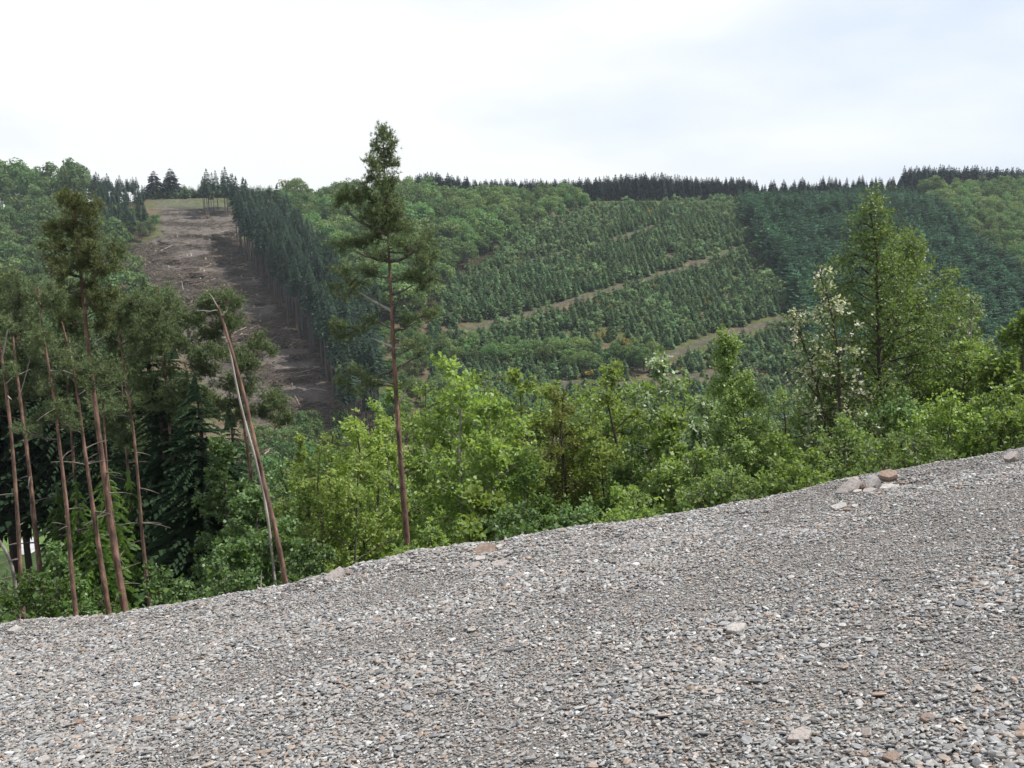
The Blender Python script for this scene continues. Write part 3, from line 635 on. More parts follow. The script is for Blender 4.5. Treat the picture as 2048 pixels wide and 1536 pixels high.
# ------------------------------------------------------------------ near pines at the left and the tall one in the middle
pine('pine_tree', 'tall solitary pine with a bare reddish trunk in front of the planted hillside',
     [(766, 250), (766, 300), (769, 370), (774, 430), (778, 500), (781, 580), (785, 660), (789, 740), (794, 820), (801, 920), (808, 1010), (815, 1090)], 16.5, 0.0812, 0.0076,
     [(764, 258, 10, 14), (770, 272, 14, 12), (750, 288, 17, 12), (781, 286, 13, 12), (764, 305, 20, 12), (742, 326, 20, 14), (788, 326, 12, 15), (765, 335, 20, 12), (738, 350, 17, 10), (783, 350, 14, 12), (758, 366, 24, 13), (733, 374, 15, 8),
      (683, 388, 18, 14), (700, 402, 22, 12), (676, 404, 12, 10), (718, 396, 14, 10), (740, 395, 18, 12), (765, 390, 30, 14), (795, 402, 22, 18), (750, 418, 36, 14), (785, 428, 30, 18), (738, 438, 24, 14), (804, 448, 30, 16), (770, 450, 36, 12),
      (700, 476, 30, 11), (678, 492, 20, 9), (728, 486, 32, 11), (745, 470, 22, 12), (850, 480, 22, 20), (866, 512, 15, 15), (824, 492, 28, 14), (842, 515, 26, 12), (800, 480, 26, 12), (760, 505, 22, 10),
      (692, 545, 30, 12), (716, 562, 32, 10), (668, 572, 18, 8), (736, 535, 22, 11), (832, 548, 34, 15), (862, 550, 16, 14), (806, 555, 18, 10), (845, 568, 26, 10), (700, 586, 24, 8),
      (690, 640, 28, 9), (716, 662, 26, 9), (664, 652, 16, 7), (852, 632, 28, 10), (820, 640, 22, 8), (874, 622, 14, 7), (684, 676, 26, 8), (742, 640, 18, 7),
      (706, 748, 34, 8), (740, 762, 26, 9), (682, 758, 22, 6), (835, 684, 34, 7), (808, 765, 24, 7), (722, 784, 26, 7), (850, 700, 22, 6)], 1, 'pine', dens=2.6,
     stubs=[(784, 622, 713, 590, .030), (787, 694, 744, 683, .026), (788, 696, 838, 700, .022), (796, 812, 816, 776, .030), (786, 660, 760, 648, .018)],
     limbs=[(778, 468, 690, 418, .045), (779, 522, 712, 498, .035), (780, 524, 846, 492, .036), (782, 588, 826, 570, .030), (785, 660, 832, 644, .026), (789, 736, 736, 756, .028)])
PL = 'pines at the left edge of the gravel'
pine('pine_tree', 'tallest olive crowned pine of the left group, with a straight orange trunk',
     [(146, 385), (152, 450), (158, 520), (165, 570), (176, 690), (193, 830), (208, 946), (220, 1046), (238, 1150), (256, 1246)], 14.2, 0.0696, 0.0142,
     [(135, 388, 22, 14), (152, 402, 30, 16), (178, 428, 22, 18), (190, 412, 10, 12), (128, 428, 24, 14), (108, 462, 22, 14), (136, 455, 30, 16), (168, 462, 32, 16), (120, 490, 30, 15), (155, 498, 30, 16), (192, 492, 32, 16), (226, 496, 18, 14), (102, 524, 24, 13), (140, 532, 34, 15), (180, 535, 34, 15), (216, 540, 24, 14),
      (236, 530, 12, 12), (128, 566, 28, 13), (168, 575, 32, 14), (205, 578, 28, 14), (232, 590, 18, 12), (150, 605, 30, 12), (190, 615, 30, 13), (218, 628, 18, 12), (135, 622, 22, 10), (200, 650, 22, 11)], 2, 'pine_olive', dens=3.4, group=PL, stubs=[(178, 690, 205, 676, .012)])
pine('pine_tree', 'slim pine with a kinked bleached dead top beside the tallest left pine',
     [(124, 644), (129, 668), (132, 690), (138, 704), (147, 714), (155, 782), (165, 866), (176, 946), (189, 1035), (202, 1122), (222, 1252)], 13.6, 0.0558, 0.0086,
     [(150, 742, 34, 14), (185, 735, 34, 16), (125, 690, 14, 9), (215, 762, 26, 12), (170, 768, 30, 10), (128, 752, 24, 10)], 3, 'pine', dens=3.2, group=PL, stubs=[(147, 716, 130, 682, .018), (155, 790, 180, 776, .010), (152, 748, 128, 742, .010)])
pine('pine_tree', 'thin pine with a wavy trunk and pale broken stubs, right of the tallest left pine',
     [(219, 578), (228, 600), (236, 640), (240, 684), (249, 740), (258, 794), (265, 840), (270, 880), (277, 960), (281, 1034), (288, 1105), (297, 1190)], 16, 0.0495, 0.0087,
     [(250, 630, 30, 15), (290, 598, 28, 18), (318, 618, 22, 16), (268, 665, 36, 14), (308, 652, 28, 17), (300, 695, 28, 14), (226, 640, 22, 12), (262, 600, 24, 12), (330, 660, 18, 14), (270, 705, 28, 11), (320, 700, 22, 12)], 4, 'pine', dens=3.2, group=PL,
     stubs=[(258, 792, 272, 776, .014), (258, 796, 246, 786, .012), (240, 684, 232, 676, .014), (228, 600, 243, 584, .010), (237, 650, 250, 700, .006)])
pine('pine_tree', 'dark pine with a sinuous trunk, left of the kinked dead topped pine',
     [(76, 575), (79, 596), (88, 690), (98, 740), (108, 782), (120, 905), (132, 993), (138, 1060), (141, 1122), (148, 1195), (155, 1262)], 12.8, 0.0433, 0.0100,
     [(85, 604, 26, 13), (58, 586, 22, 12), (110, 596, 22, 13), (100, 672, 30, 15), (62, 645, 26, 13), (100, 712, 34, 13), (132, 722, 24, 10), (66, 700, 24, 11), (60, 858, 34, 9), (108, 826, 30, 10), (90, 788, 28, 12), (130, 850, 26, 9), (140, 800, 22, 9)], 5, 'pine', dens=3.0, group=PL)
pine('pine_tree', 'reddish trunked pine standing farther back by the pale yard',
     [(22, 640), (28, 690), (35, 760), (47, 846), (59, 934), (66, 1010), (72, 1060), (77, 1110)], 30, .115, .03,
     [(30, 600, 26, 16), (52, 560, 26, 14), (8, 560, 24, 16), (40, 632, 24, 13), (12, 622, 22, 12), (20, 660, 20, 10), (60, 680, 20, 9)], 6, 'pine', dens=2.6, group=PL, stubs=[(40, 790, 62, 720, .012), (35, 750, 58, 742, .014)])
pine('pine_tree', 'leftmost pine, its thin trunk running up out of the left edge',
     [(-6, 650), (2, 706), (12, 770), (18, 820), (24, 880), (30, 960), (36, 1034), (40, 1130), (46, 1232)], 14.8, 0.0432, 0.0185,
     [(14, 640, 22, 13), (2, 690, 18, 10), (-20, 650, 26, 16), (30, 735, 24, 9), (-30, 700, 24, 14)], 7, 'pine', dens=2.6, group=PL, stubs=[(4, 716, 25, 643, .016), (14, 790, 28, 800, .012), (12, 768, 35, 752, .010)])
pine('pine_tree', 'slender young stem rising just behind the tallest left pine', [(206, 800), (208, 846), (212, 905), (214, 946), (222, 1010), (234, 1093), (243, 1150), (253, 1214)], 15.2, 0.0285, 0.0127,
     [(200, 790, 24, 10), (225, 820, 22, 9), (185, 815, 22, 9)], 8, 'pine', dens=2.6, group=PL)
pine('pine_tree', 'bushy pine standing behind the leaning dead trunk', [(452, 600), (458, 660), (466, 720), (478, 790), (491, 860), (500, 930), (510, 1010)], 30, .11, .03,
     [(392, 632, 26, 14), (430, 618, 30, 16), (466, 636, 24, 15), (374, 668, 26, 12), (414, 668, 30, 13), (448, 690, 34, 13), (470, 715, 32, 14), (520, 688, 22, 13), (504, 716, 30, 14), (540, 700, 11, 9), (398, 740, 32, 14), (446, 762, 34, 14), (496, 775, 34, 14), (540, 786, 26, 12), (565, 806, 22, 12),
      (520, 822, 34, 12), (480, 832, 26, 11), (578, 838, 14, 10), (552, 850, 26, 9), (430, 820, 26, 11), (392, 700, 28, 11), (360, 640, 18, 10), (420, 590, 16, 9), (445, 592, 18, 10), (405, 606, 24, 12), (470, 606, 20, 12), (440, 640, 26, 12), (410, 785, 28, 12), (465, 805, 30, 12), (385, 720, 26, 12), (370, 760, 24, 12)], 9, 'pine', dens=3.6)
for q, (x0, y0, D_, lab) in enumerate([(28, 548, 34, 'full crowned pine farther back at the left edge'), (122, 590, 33, 'full crowned pine farther back between the left trunks'), (232, 620, 32, 'full crowned pine farther back behind the wavy trunked pine'), (318, 575, 30, 'dark full crowned pine at the right end of the left group')]):
    rq = np.random.default_rng(60 + q); cl = []
    for k_ in range(26):
        v = (k_ + rq.random()) / 26; w_ = 62 * min(1, .25 + 1.6 * v) * (1 if v < .75 else .8); cl.append((x0 + rq.uniform(-1, 1) * w_ + 14 * v, y0 + 15 + v * 250, rq.uniform(20, 34), rq.uniform(11, 18)))
    pine('pine_tree', lab, [(x0, y0), (x0 + 6, y0 + 90), (x0 + 15, y0 + 200), (x0 + 25, y0 + 330), (x0 + 36, y0 + 470)], D_, .11, .02, cl, 80 + q, 'pine', dens=2.4, group=PL)
def dead_stem(name, label, path, D, r0, r1, seed, bark, twigs=()):
    r = np.random.default_rng(seed); path = np.array(path, float); P = at(path[:, 0], path[:, 1], np.full(len(path), D)); b = P[-1]; zb = float(H(b[0], D))
    if b[2] > zb + .2: P = np.vstack((P, [[b[0] + .05, D, zb - .1]]))
    base = np.array((P[-1][0], D, zb)); S = smooth_line(P[::-1], 22) - base; root = empty(name, base, label, 'dead tree'); a = Acc(); k = np.linspace(0, 1, 22)
    a.tube(S, (r0 + (r1 - r0) * k), 8); obj('trunk', a.mesh('trunk', [MT[bark]], True), root)
    for (x0, y0, x1, y1, rr) in twigs:
        p0 = at(x0, y0, D) - base; p1 = at(x1, y1, D) - base + np.array((0, r.uniform(-.1, .1), 0)); a = Acc(); u = np.linspace(0, 1, 5)[:, None]
        a.tube(p0 + (p1 - p0) * u + r.normal(0, .012, (5, 3)) * u, rr * (1 - .7 * u[:, 0]), 5); obj('dead_branch', a.mesh('dead_branch', [MT['deadwood']], True), root)
dead_stem('dead_tree', 'long leaning reddish dead trunk slanting up from the brow', [(436, 612), (440, 622), (449, 651), (463, 700), (477, 742), (499, 833), (514, 905), (529, 970), (545, 1035), (559, 1093), (568, 1145), (577, 1200)], 13, 0.0444, 0.0153, 20, 'bark_pine',
          [(440, 622, 422, 584, .010), (439, 620, 395, 622, .008), (446, 630, 457, 621, .016), (529, 908, 542, 900, .010)])
dead_stem('dead_tree', 'pale thin dead stem leaning close behind the long leaning trunk', [(458, 690), (466, 740), (476, 790), (490, 850), (500, 880), (516, 930), (528, 985), (540, 1060)], 15.2, .028, .016, 21, 'deadwood')
dead_stem('dead_tree', 'short curved pale dead trunk in the bottom left corner of the wood', [(-12, 1070), (0, 1078), (12, 1095), (20, 1112), (29, 1150), (35, 1200), (39, 1255)], 14, .036, .022, 22, 'bark_birch')
dead_stem('fallen_branch', 'forked dead branch lying at the foot of the leaning trunk', [(515, 1176), (530, 1182), (548, 1190), (572, 1199)], 12.6, .014, .02, 23, 'deadwood', [(522, 1178, 520, 1142, .008), (566, 1196, 546, 1162, .008)])

# dark spruces filling the wood at the left
SPR = [conifer_mesh('spruce', 500 + k, 1.0, (.17, .20, .15)[k], .06, 64, 14, 12, [MT['bark_dark'], MT['spruce']], .012, .5, .26, .75, .28, .85) for k in range(3)]
SPR.append(conifer_mesh('spruce', 504, 1.0, .15, .58, 44, 14, 12, [MT['bark_dark'], MT['spruce']], .012, .5, .26, .75, .28, .8))
FRS = conifer_mesh('young_spruce', 510, 1.0, .22, .05, 44, 12, 9, [MT['bark_dark'], MT['fresh']], .012, .55, .30, .7, .3, .9)
for k, (px, py, D, wf, lab) in enumerate([(286, 548, 34, 1.0, 'dark spruce whose pointed top shows against the felled slope'), (388, 735, 26, 1.15, 'blackish spruce between the wavy pine and the leaning trunk'), (62, 640, 58, 1.1, 'dark spruce filling the gap behind the reddish trunked pine'),
                                          (172, 650, 40, 1.0, 'dark spruce standing behind the tallest left pine'), (-30, 600, 52, 1.1, 'dark spruce at the left edge behind the pines'), (335, 652, 38, 1.0, 'dark spruce right of the pointed top spruce'), (115, 660, 52, 1.2, 'far dark spruce seen between the left trunks'),
                                          (238, 660, 46, 1.2, 'far dark spruce right behind the slender stem'), (455, 800, 36, 1.0, 'dark spruce behind the green bush and the leaning trunk'), (8, 690, 56, 1.0, 'dark spruce low behind the leftmost pine'), (310, 740, 30, 1.1, 'low dark spruce behind the wavy trunked pine')]):
    p = at(px, py, D); zb = float(H(p[0], D)); h = p[2] - zb; o = obj('spruce_tree', SPR[3] if D > 50 else SPR[k % 3], None, (p[0], D, zb - .1)); o.scale = (h * wf, h * wf, h); o.rotation_euler = (0, 0, k * 1.3)
    tag(o, lab, 'spruce', 'dark spruces in the left wood')
for k, (px, py, D, wf, lab) in enumerate([(205, 900, 27, .6, 'young spruce with bright green shoots behind the tallest left pine'), (255, 930, 29, .6, 'young spruce with bright shoots beside the wavy trunked pine'), (150, 950, 28, .6, 'bright shooted young spruce behind the kinked dead topped pine'),
                                          (185, 1010, 23, .9, 'low young spruce with fresh shoots between the left trunks'), (112, 960, 30, .6, 'young spruce with fresh shoots left of the sinuous dark pine')]):
    p = at(px, py, D); zb = float(H(p[0], D)); h = p[2] - zb; o = obj('young_spruce', FRS, None, (p[0], D, zb - .05)); o.scale = (h * wf, h * wf, h); o.rotation_euler = (0, 0, k * 1.7)
    tag(o, lab, 'young spruce', 'young spruces under the left pines')

# ------------------------------------------------------------------ near broadleaf trees and bushes along the brow
BL = [  # name, label, category, px, top, D, width px, leaves, kwargs
    ('maple_tree', 'tallest bright maple beside the solitary pine, with pale forked stems', 'maple', 902, 735, 18, 250, 'maple', dict(stems=3, nprim=18, nleaf=15000, leaf=.085, bark='deadwood', low=.2)),
    ('maple_tree', 'rounded maple just behind the trunk of the solitary pine', 'maple', 800, 800, 21, 200, 'maple', dict(stems=3, nprim=15, nleaf=11000, leaf=.085)),
    ('leafy_tree', 'yellow green tree left of the solitary pine', 'tree', 708, 826, 19, 190, 'yellowish', dict(stems=3, nprim=16, nleaf=13000, leaf=.070)),
    ('broadleaf_bush', 'yellow green bush low between the leaning trunk and the solitary pine', 'bush', 640, 905, 17, 190, 'yellowish', dict(stems=4, nprim=14, nleaf=12000, leaf=.065)),
    ('broadleaf_bush', 'narrow pale bush top peeping out left of the yellow green trees', 'bush', 601, 872, 25, 60, 'yellowish', dict(stems=1, nprim=18, nleaf=5000, leaf=.07, narrow=.8)),
    ('leafy_tree', 'mid green tree with an upright top right of the blackish spruce', 'tree', 440, 882, 17, 210, 'darkleaf', dict(stems=2, nprim=18, nleaf=13000, leaf=.075, narrow=.6)),
    ('broadleaf_bush', 'mid green bush at the foot of the leaning trunk', 'bush', 500, 975, 15.5, 170, 'darkleaf', dict(stems=3, nprim=14, nleaf=10000, leaf=.07)),
    ('broadleaf_bush', 'small grey green bush on the brow right of the wavy pine', 'bush', 318, 1138, 13.5, 110, 'darkleaf', dict(stems=3, nprim=10, nleaf=4200, leaf=.055)),
    ('broadleaf_bush', 'loose bush on the brow among the left trunks', 'bush', 104, 1100, 14.5, 95, 'darkleaf', dict(stems=3, nprim=10, nleaf=5000, leaf=.06)),
    ('broadleaf_bush', 'low leafy bush near the curved dead trunk', 'bush', 60, 1150, 13.0, 120, 'under', dict(stems=3, nprim=10, nleaf=3500, leaf=.055)),
    ('leafy_tree', 'yellower tree with two round tops right of the tallest maple', 'tree', 1035, 742, 20, 160, 'yellowish', dict(stems=3, nprim=15, nleaf=11000, leaf=.075)),
    ('oak_tree', 'thin leaved brownish yellow young oak among the green trees', 'oak', 1128, 783, 17.5, 130, 'oak', dict(stems=2, nprim=18, nleaf=8500, leaf=.05, bark='bark_dark', narrow=.35)),
    ('leafy_tree', 'fresh green tree right of the brownish young oak', 'tree', 1232, 732, 18, 180, 'yellowish', dict(stems=3, nprim=18, nleaf=12500, leaf=.065, bark='bark_dark')),
    ('whitebeam_tree', 'silvery leaved tree right of the fresh green tree', 'whitebeam', 1330, 705, 20, 180, 'silver', dict(fleck=.4, stems=3, nprim=16, nleaf=11500, leaf=.085)),
    ('whitebeam_tree', 'lower silvery leaved tree beside the smaller birch', 'whitebeam', 1402, 795, 18.5, 110, 'silver', dict(fleck=.4, stems=2, nprim=14, nleaf=7000, leaf=.08)),
    ('maple_bush', 'bright maple sapling in front of the silvery leaved trees', 'maple', 1342, 838, 15.5, 110, 'maple', dict(stems=2, nprim=12, nleaf=6000, leaf=.085)),
    ('maple_bush', 'bright yellow green maple sapling at the foot of the tallest maple', 'maple', 950, 985, 14.5, 110, 'yellowish', dict(stems=2, nprim=10, nleaf=4200, leaf=.09)),
    ('broadleaf_bush', 'pale leaved low bush on the brow below the young oak', 'bush', 1165, 1008, 13.2, 120, 'darkleaf', dict(stems=3, nprim=9, nleaf=4200, leaf=.05)),
    ('broadleaf_bush', 'low green bush on the brow below the solitary pine', 'bush', 720, 985, 18, 150, 'maple', dict(stems=3, nprim=12, nleaf=6500, leaf=.07)),
    ('broadleaf_bush', 'bush at the brow beside the pale pinkish slab', 'bush', 632, 1085, 13.8, 110, 'darkleaf', dict(stems=3, nprim=10, nleaf=5200, leaf=.06)),
    ('broadleaf_bush', 'shaded bush under the yellower two topped tree', 'bush', 1055, 940, 16.5, 130, 'under', dict(stems=3, nprim=11, nleaf=5000, leaf=.07)),
    ('broadleaf_bush', 'green bush under the fresh green tree', 'bush', 1265, 900, 15.5, 140, 'under', dict(stems=3, nprim=12, nleaf=6500, leaf=.06)),
    ('broadleaf_bush', 'light green bush left of the smaller birch foot', 'bush', 1395, 910, 14, 150, 'maple', dict(stems=3, nprim=12, nleaf=7500, leaf=.058)),
    ('broadleaf_bush', 'light green bush right of the smaller birch foot', 'bush', 1560, 870, 15.5, 140, 'maple', dict(stems=3, nprim=13, nleaf=8000, leaf=.055)),
    ('birch_tree', 'smaller pointed birch with a dark leaning stem', 'birch', 1452, 668, 16, 250, 'birch', dict(stems=1, nprim=34, nsec=7, nleaf=21000, leaf=.042, bark='bark_dark', narrow=.95, droop=.45, lean=-.62, cluster=4, low=.22, upright=.7)),
    ('birch_tree', 'largest birch with a tall leafy point rising into the far pines', 'birch', 1738, 408, 17, 470, 'birch', dict(stems=1, nprim=64, nsec=9, nleaf=27000, leaf=.044, bark='bark_dark', narrow=.95, droop=.45, lean=-.7, cluster=3, low=.2, upright=.5, fleck=.25)),
    ('birch_tree', 'shorter birch forming the right shoulder of the largest birch', 'birch', 1815, 478, 18, 330, 'birch', dict(stems=1, nprim=36, nsec=7, nleaf=19000, leaf=.046, bark='bark_birch', narrow=.6, droop=.4, lean=-.4, cluster=4, low=.3, upright=.7)),
    ('birch_tree', 'lowest birch, sloping down to the right from the largest birch', 'birch', 1905, 585, 18.8, 280, 'birch', dict(stems=1, nprim=36, nsec=7, nleaf=13000, leaf=.046, bark='bark_birch', narrow=.6, droop=.4, lean=-.4, cluster=4, low=.3, upright=.7)),
    ('flowering_tree', 'airy pale flowering tree left of the largest birch', 'flowering tree', 1640, 548, 16, 150, 'blossom', dict(stems=2, nprim=15, nsec=6, nleaf=2600, leaf=.058, fleck=.45, bark='bark_dark', lean=-.75, low=.45, upright=.8, cluster=4)),
    ('leafy_tree', 'green tree beneath the airy flowering tree', 'tree', 1650, 720, 17.5, 170, 'birch', dict(stems=2, nprim=18, nleaf=15000, leaf=.05, lean=-.3)),
    ('broadleaf_bush', 'bush just behind the rock pile', 'bush', 1690, 850, 14, 190, 'birch', dict(stems=3, nprim=13, nleaf=10000, leaf=.045)),
    ('broadleaf_bush', 'dark bush at the foot of the largest birch', 'bush', 1800, 800, 15, 200, 'darkleaf', dict(stems=3, nprim=13, nleaf=9000, leaf=.05, bark='bark_dark')),
    ('leafy_tree', 'light green tree right of the largest birch', 'tree', 1930, 690, 17, 210, 'maple', dict(stems=2, nprim=17, nleaf=14000, leaf=.06)),
    ('broadleaf_bush', 'bush on the brow in front of the light green tree', 'bush', 1905, 800, 14, 180, 'maple', dict(stems=3, nprim=13, nleaf=9500, leaf=.05)),
    ('leafy_tree', 'bright tree cut off by the right edge of the picture', 'tree', 2050, 630, 15.5, 170, 'maple', dict(stems=2, nprim=17, nleaf=12000, leaf=.07)),
    ('broadleaf_bush', 'bush on the brow at the right edge of the picture', 'bush', 2010, 780, 13.5, 160, 'maple', dict(stems=3, nprim=12, nleaf=8000, leaf=.05)),
    ('dead_shrub', 'bare topped shrub with sparse leaves beside the largest birch', 'shrub', 1945, 590, 18, 90, 'silver', dict(stems=2, nprim=9, nsec=4, nleaf=1800, leaf=.06, bark='deadwood', low=.5, upright=.9)),
]
for (px, top, D, w, lm, lab) in [
    (762, 815, 24, 190, 'maple', 'green tree half hidden behind the trunk of the solitary pine'), (852, 762, 23, 190, 'maple', 'green tree half hidden behind the tallest maple, on its left'), (968, 765, 24, 180, 'yellowish', 'tree half hidden between the tallest maple and the two topped yellow tree'),
    (1085, 785, 23, 220, 'yellowish', 'tree half hidden behind the young oak, on its left'), (1180, 778, 22, 230, 'maple', 'tree half hidden between the young oak and the fresh green tree'), (1285, 760, 21, 230, 'maple', 'leafy tree half hidden left of the taller silvery tree'),
    (1375, 775, 21, 220, 'maple', 'leafy tree half hidden between the two silvery leaved trees'), (1490, 775, 21, 230, 'maple', 'green tree half hidden behind the smaller birch'), (1565, 790, 20, 220, 'birch', 'fine leaved tree half hidden right of the smaller birch'),
    (1625, 790, 20, 190, 'silver', 'greyish tree half hidden under the airy flowering tree'), (1760, 640, 19, 200, 'birch', 'fine leaved tree filling the lower left of the largest birch'), (1850, 640, 20, 190, 'birch', 'fine leaved tree filling the lower right of the largest birch'),
    (1985, 700, 21, 200, 'maple', 'green tree half hidden at the far right, behind the brow bushes'), (560, 930, 22, 170, 'darkleaf', 'grey green tree half hidden right of the leaning trunk'), (665, 870, 24, 180, 'yellowish', 'pale tree half hidden behind the yellow green tree left of the pine')]:
    BL.append(('leafy_tree', lab, 'tree', px, top, D, w, lm, dict(stems=3, nprim=15, nleaf=7600 if lm != 'birch' else 10500, leaf=.075 if lm != 'birch' else .05, low=.25)))
for (px, top, D, w, lm, lab) in [(860, 1062, 13.8, 130, 'maple', 'low bush on the brow right below the solitary pine foot'), (1045, 1015, 13.4, 120, 'darkleaf', 'low bush on the brow left of the pale leaved low bush'), (1265, 985, 13.2, 140, 'maple', 'low bush on the brow below the fresh green tree'), (1465, 945, 13, 150, 'birch', 'low fine leaved bush on the brow at the smaller birch foot'),
    (1590, 925, 13, 150, 'maple', 'low bush on the brow left of the rock pile'), (1830, 870, 13, 150, 'birch', 'low fine leaved bush on the brow right of the rock pile'), (430, 1125, 13.8, 130, 'darkleaf', 'low bush on the brow left of the leaning trunk foot'), (14, 1138, 21, 110, 'darkleaf', 'dark bush below the pale yard at the left edge'), (-22, 1100, 25, 90, 'darkleaf', 'dark bush at the left edge beside the curved dead trunk'), (200, 1175, 16.5, 120, 'under', 'low bush on the brow between the left pine trunks')]:
    BL.append(('broadleaf_bush', lab, 'bush', px, top, D, w, lm, dict(stems=4, nprim=11, nleaf=5200, leaf=.055 if lm != 'birch' else .042)))
for k, (nm, lab, cat, px, top, D, w, lm, kw) in enumerate(BL):
    broadleaf(nm, lab, cat, px, top, D, w, lm, 700 + k, **kw)

# undergrowth on the slope under the trees
def undergrowth():
    n = 40000; x = rng.uniform(-14, 16, n); t = 1.3 + rng.beta(1, 2.2, n) * 30; y = yc(x) + t; z = H(x, y); a = Acc()
    keep = fbm(x * .5, y * .5, 91, 2) > .36; x, y, z = x[keep], y[keep], z[keep]; n = len(x)
    d = unit(rng.normal(0, .7, (n, 3)) + np.array((0, 0, .5))); nn = unit(rng.normal(0, .5, (n, 3)) + np.array((0, 0, .8))); s = rng.uniform(.03, .06, n)
    leaf_quads(a, np.column_stack((x, y, z + rng.beta(1, 2, n) * .55)), d, nn, s * 1.5, s, rng.random(n))
    tag(obj('undergrowth', a.mesh('undergrowth', [MT['under']])), 'low leafy undergrowth on the slope beneath the trees', 'undergrowth', None, 'stuff')
undergrowth()

# pale yard and lawn glimpsed through the left trunks
def patch(name, pts, mat, lab, D0, lift):
    Q = hit(*np.array(pts, float).T, D0, 420.0); c = Q.mean(0); a = Acc(); m = smooth_line(np.vstack((Q[:, :2], Q[:1, :2])), 40)[:-1]
    rings = [np.column_stack((c[0] + (m[:, 0] - c[0]) * f, c[1] + (m[:, 1] - c[1]) * f)) for f in (1, .66, .33)]; V = np.vstack(rings + [c[None, :2]]); z = H(V[:, 0], V[:, 1]) + lift; k = len(m)
    F = [(b * k + i, b * k + (i + 1) % k, (b + 1) * k + (i + 1) % k, (b + 1) * k + i) for b in (0, 1) for i in range(k)]
    a.add(np.column_stack((V, z)), F); a.T.append(np.array([(2 * k + i, 2 * k + (i + 1) % k, 3 * k) for i in range(k)])); a.tm.append(np.zeros(k, np.int32))
    return tag(obj(name, a.mesh(name, [MT[mat]], True)), lab, None, None, 'structure')
patch('lawn', [(-30, 1060), (110, 1058), (130, 1085), (60, 1110), (-30, 1100)], 'lawn', 'strip of sunlit lawn seen between the left trunks', 30, .06)
patch('yard_ground', [(20, 1086), (66, 1074), (84, 1092), (60, 1112), (24, 1110)], 'yard', 'pale yard seen low between the left trunks', 30, .12)

# ------------------------------------------------------------------ the far hillside
def pick(poly, spacing, ybox, seed, jitter=.45, xr=None, row=None):
    """points on the land, spaced out in rows, whose ground the photograph shows inside POLY"""
    r = np.random.default_rng(seed); ys = np.arange(ybox[0], ybox[1], row or spacing); xs = np.arange(-330, 360, spacing) if xr is None else np.arange(xr[0], xr[1], spacing)
    X, Y = np.meshgrid(xs, ys); X = X + r.uniform(-jitter, jitter, X.shape) * spacing; Y = Y + r.uniform(-jitter, jitter, Y.shape) * (row or spacing); X, Y = X.ravel(), Y.ravel()
    P = np.column_stack((X, Y, H(X, Y))); px, py = proj(P); k = inpoly(px, py, poly); return P[k], px[k], py[k]
POOL = {}
def place(name, protos, P, hs, labels, cat, group, limit=300, wj=(.85, 1.2), stuff=None, seed=0, shown=None):
    """put a wood or plantation into the pool of its kind"""
    n = len(P); r = np.random.default_rng(seed + 900); d = POOL.setdefault(name, dict(protos=[], rows=[], cat=cat)); off = len(d['protos']) if not any(p in d['protos'] for p in protos) else d['protos'].index(protos[0])
    if off == len(d['protos']): d['protos'] += protos
    for i in range(n):
        s_ = hs[i] / np.linalg.norm(P[i] - CAM) * (1 if shown is None or shown[i] else .01)
        d['rows'].append((s_, P[i], hs[i], r.uniform(*wj), r.uniform(0, 6.28), off + int(r.integers(0, len(protos))), labels if isinstance(labels, str) else labels[i], group))
def flush(name, limit, stuff):
    """the LIMIT largest in view become trees of their own, any others one mass"""
    d = POOL[name]; rows = sorted(d['rows'], key=lambda q: -q[0]); pr = d['protos']; src = {}
    for (s_, p, h, w, rz, ix, lab, grp) in rows[:limit]:
        o = bpy.data.objects.new(name, pr[ix]); COL.objects.link(o); o.location = p - np.array((0, 0, .1)); o.scale = (h * w, h * w, h); o.rotation_euler = (0, 0, rz); tag(o, lab, d['cat'], grp); src.setdefault(ix, o)
    rest = rows[limit:]
    if rest:
        use = sorted(src); m = {ix: k for k, ix in enumerate(use)}
        h = np.array([q[2] for q in rest]); w = np.array([q[3] for q in rest])
        t = scatter(stuff[0], np.array([q[1] for q in rest]) - np.array((0, 0, .1)), np.column_stack((np.zeros((len(rest), 2)), [q[4] for q in rest])), np.column_stack((h * w, h * w, h)), [m.get(q[5], q[5] % len(use)) for q in rest], [src[ix] for ix in use])
        tag(t, stuff[1], stuff[2], None, 'stuff')

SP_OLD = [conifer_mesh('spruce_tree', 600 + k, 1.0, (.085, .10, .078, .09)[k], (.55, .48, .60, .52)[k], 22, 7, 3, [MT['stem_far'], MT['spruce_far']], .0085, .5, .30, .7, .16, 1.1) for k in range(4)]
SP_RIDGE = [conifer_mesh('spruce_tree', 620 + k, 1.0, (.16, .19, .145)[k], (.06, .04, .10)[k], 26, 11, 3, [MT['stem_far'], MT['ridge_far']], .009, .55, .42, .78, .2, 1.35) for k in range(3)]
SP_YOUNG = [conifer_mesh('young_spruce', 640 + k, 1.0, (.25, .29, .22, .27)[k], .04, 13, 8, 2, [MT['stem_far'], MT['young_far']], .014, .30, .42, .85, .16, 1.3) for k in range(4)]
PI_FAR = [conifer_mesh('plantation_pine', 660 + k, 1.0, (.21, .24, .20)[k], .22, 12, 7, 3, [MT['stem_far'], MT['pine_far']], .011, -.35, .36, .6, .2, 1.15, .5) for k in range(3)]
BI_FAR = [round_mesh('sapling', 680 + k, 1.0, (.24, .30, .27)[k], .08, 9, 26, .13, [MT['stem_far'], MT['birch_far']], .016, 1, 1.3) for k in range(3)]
BR_FAR = [round_mesh('broadleaf_tree', 700 + k, 1.0, (.38, .44, .34, .40)[k], .12, 20, 85, .058, [MT['stem_far'], MT['broad_far']], .02) for k in range(4)]
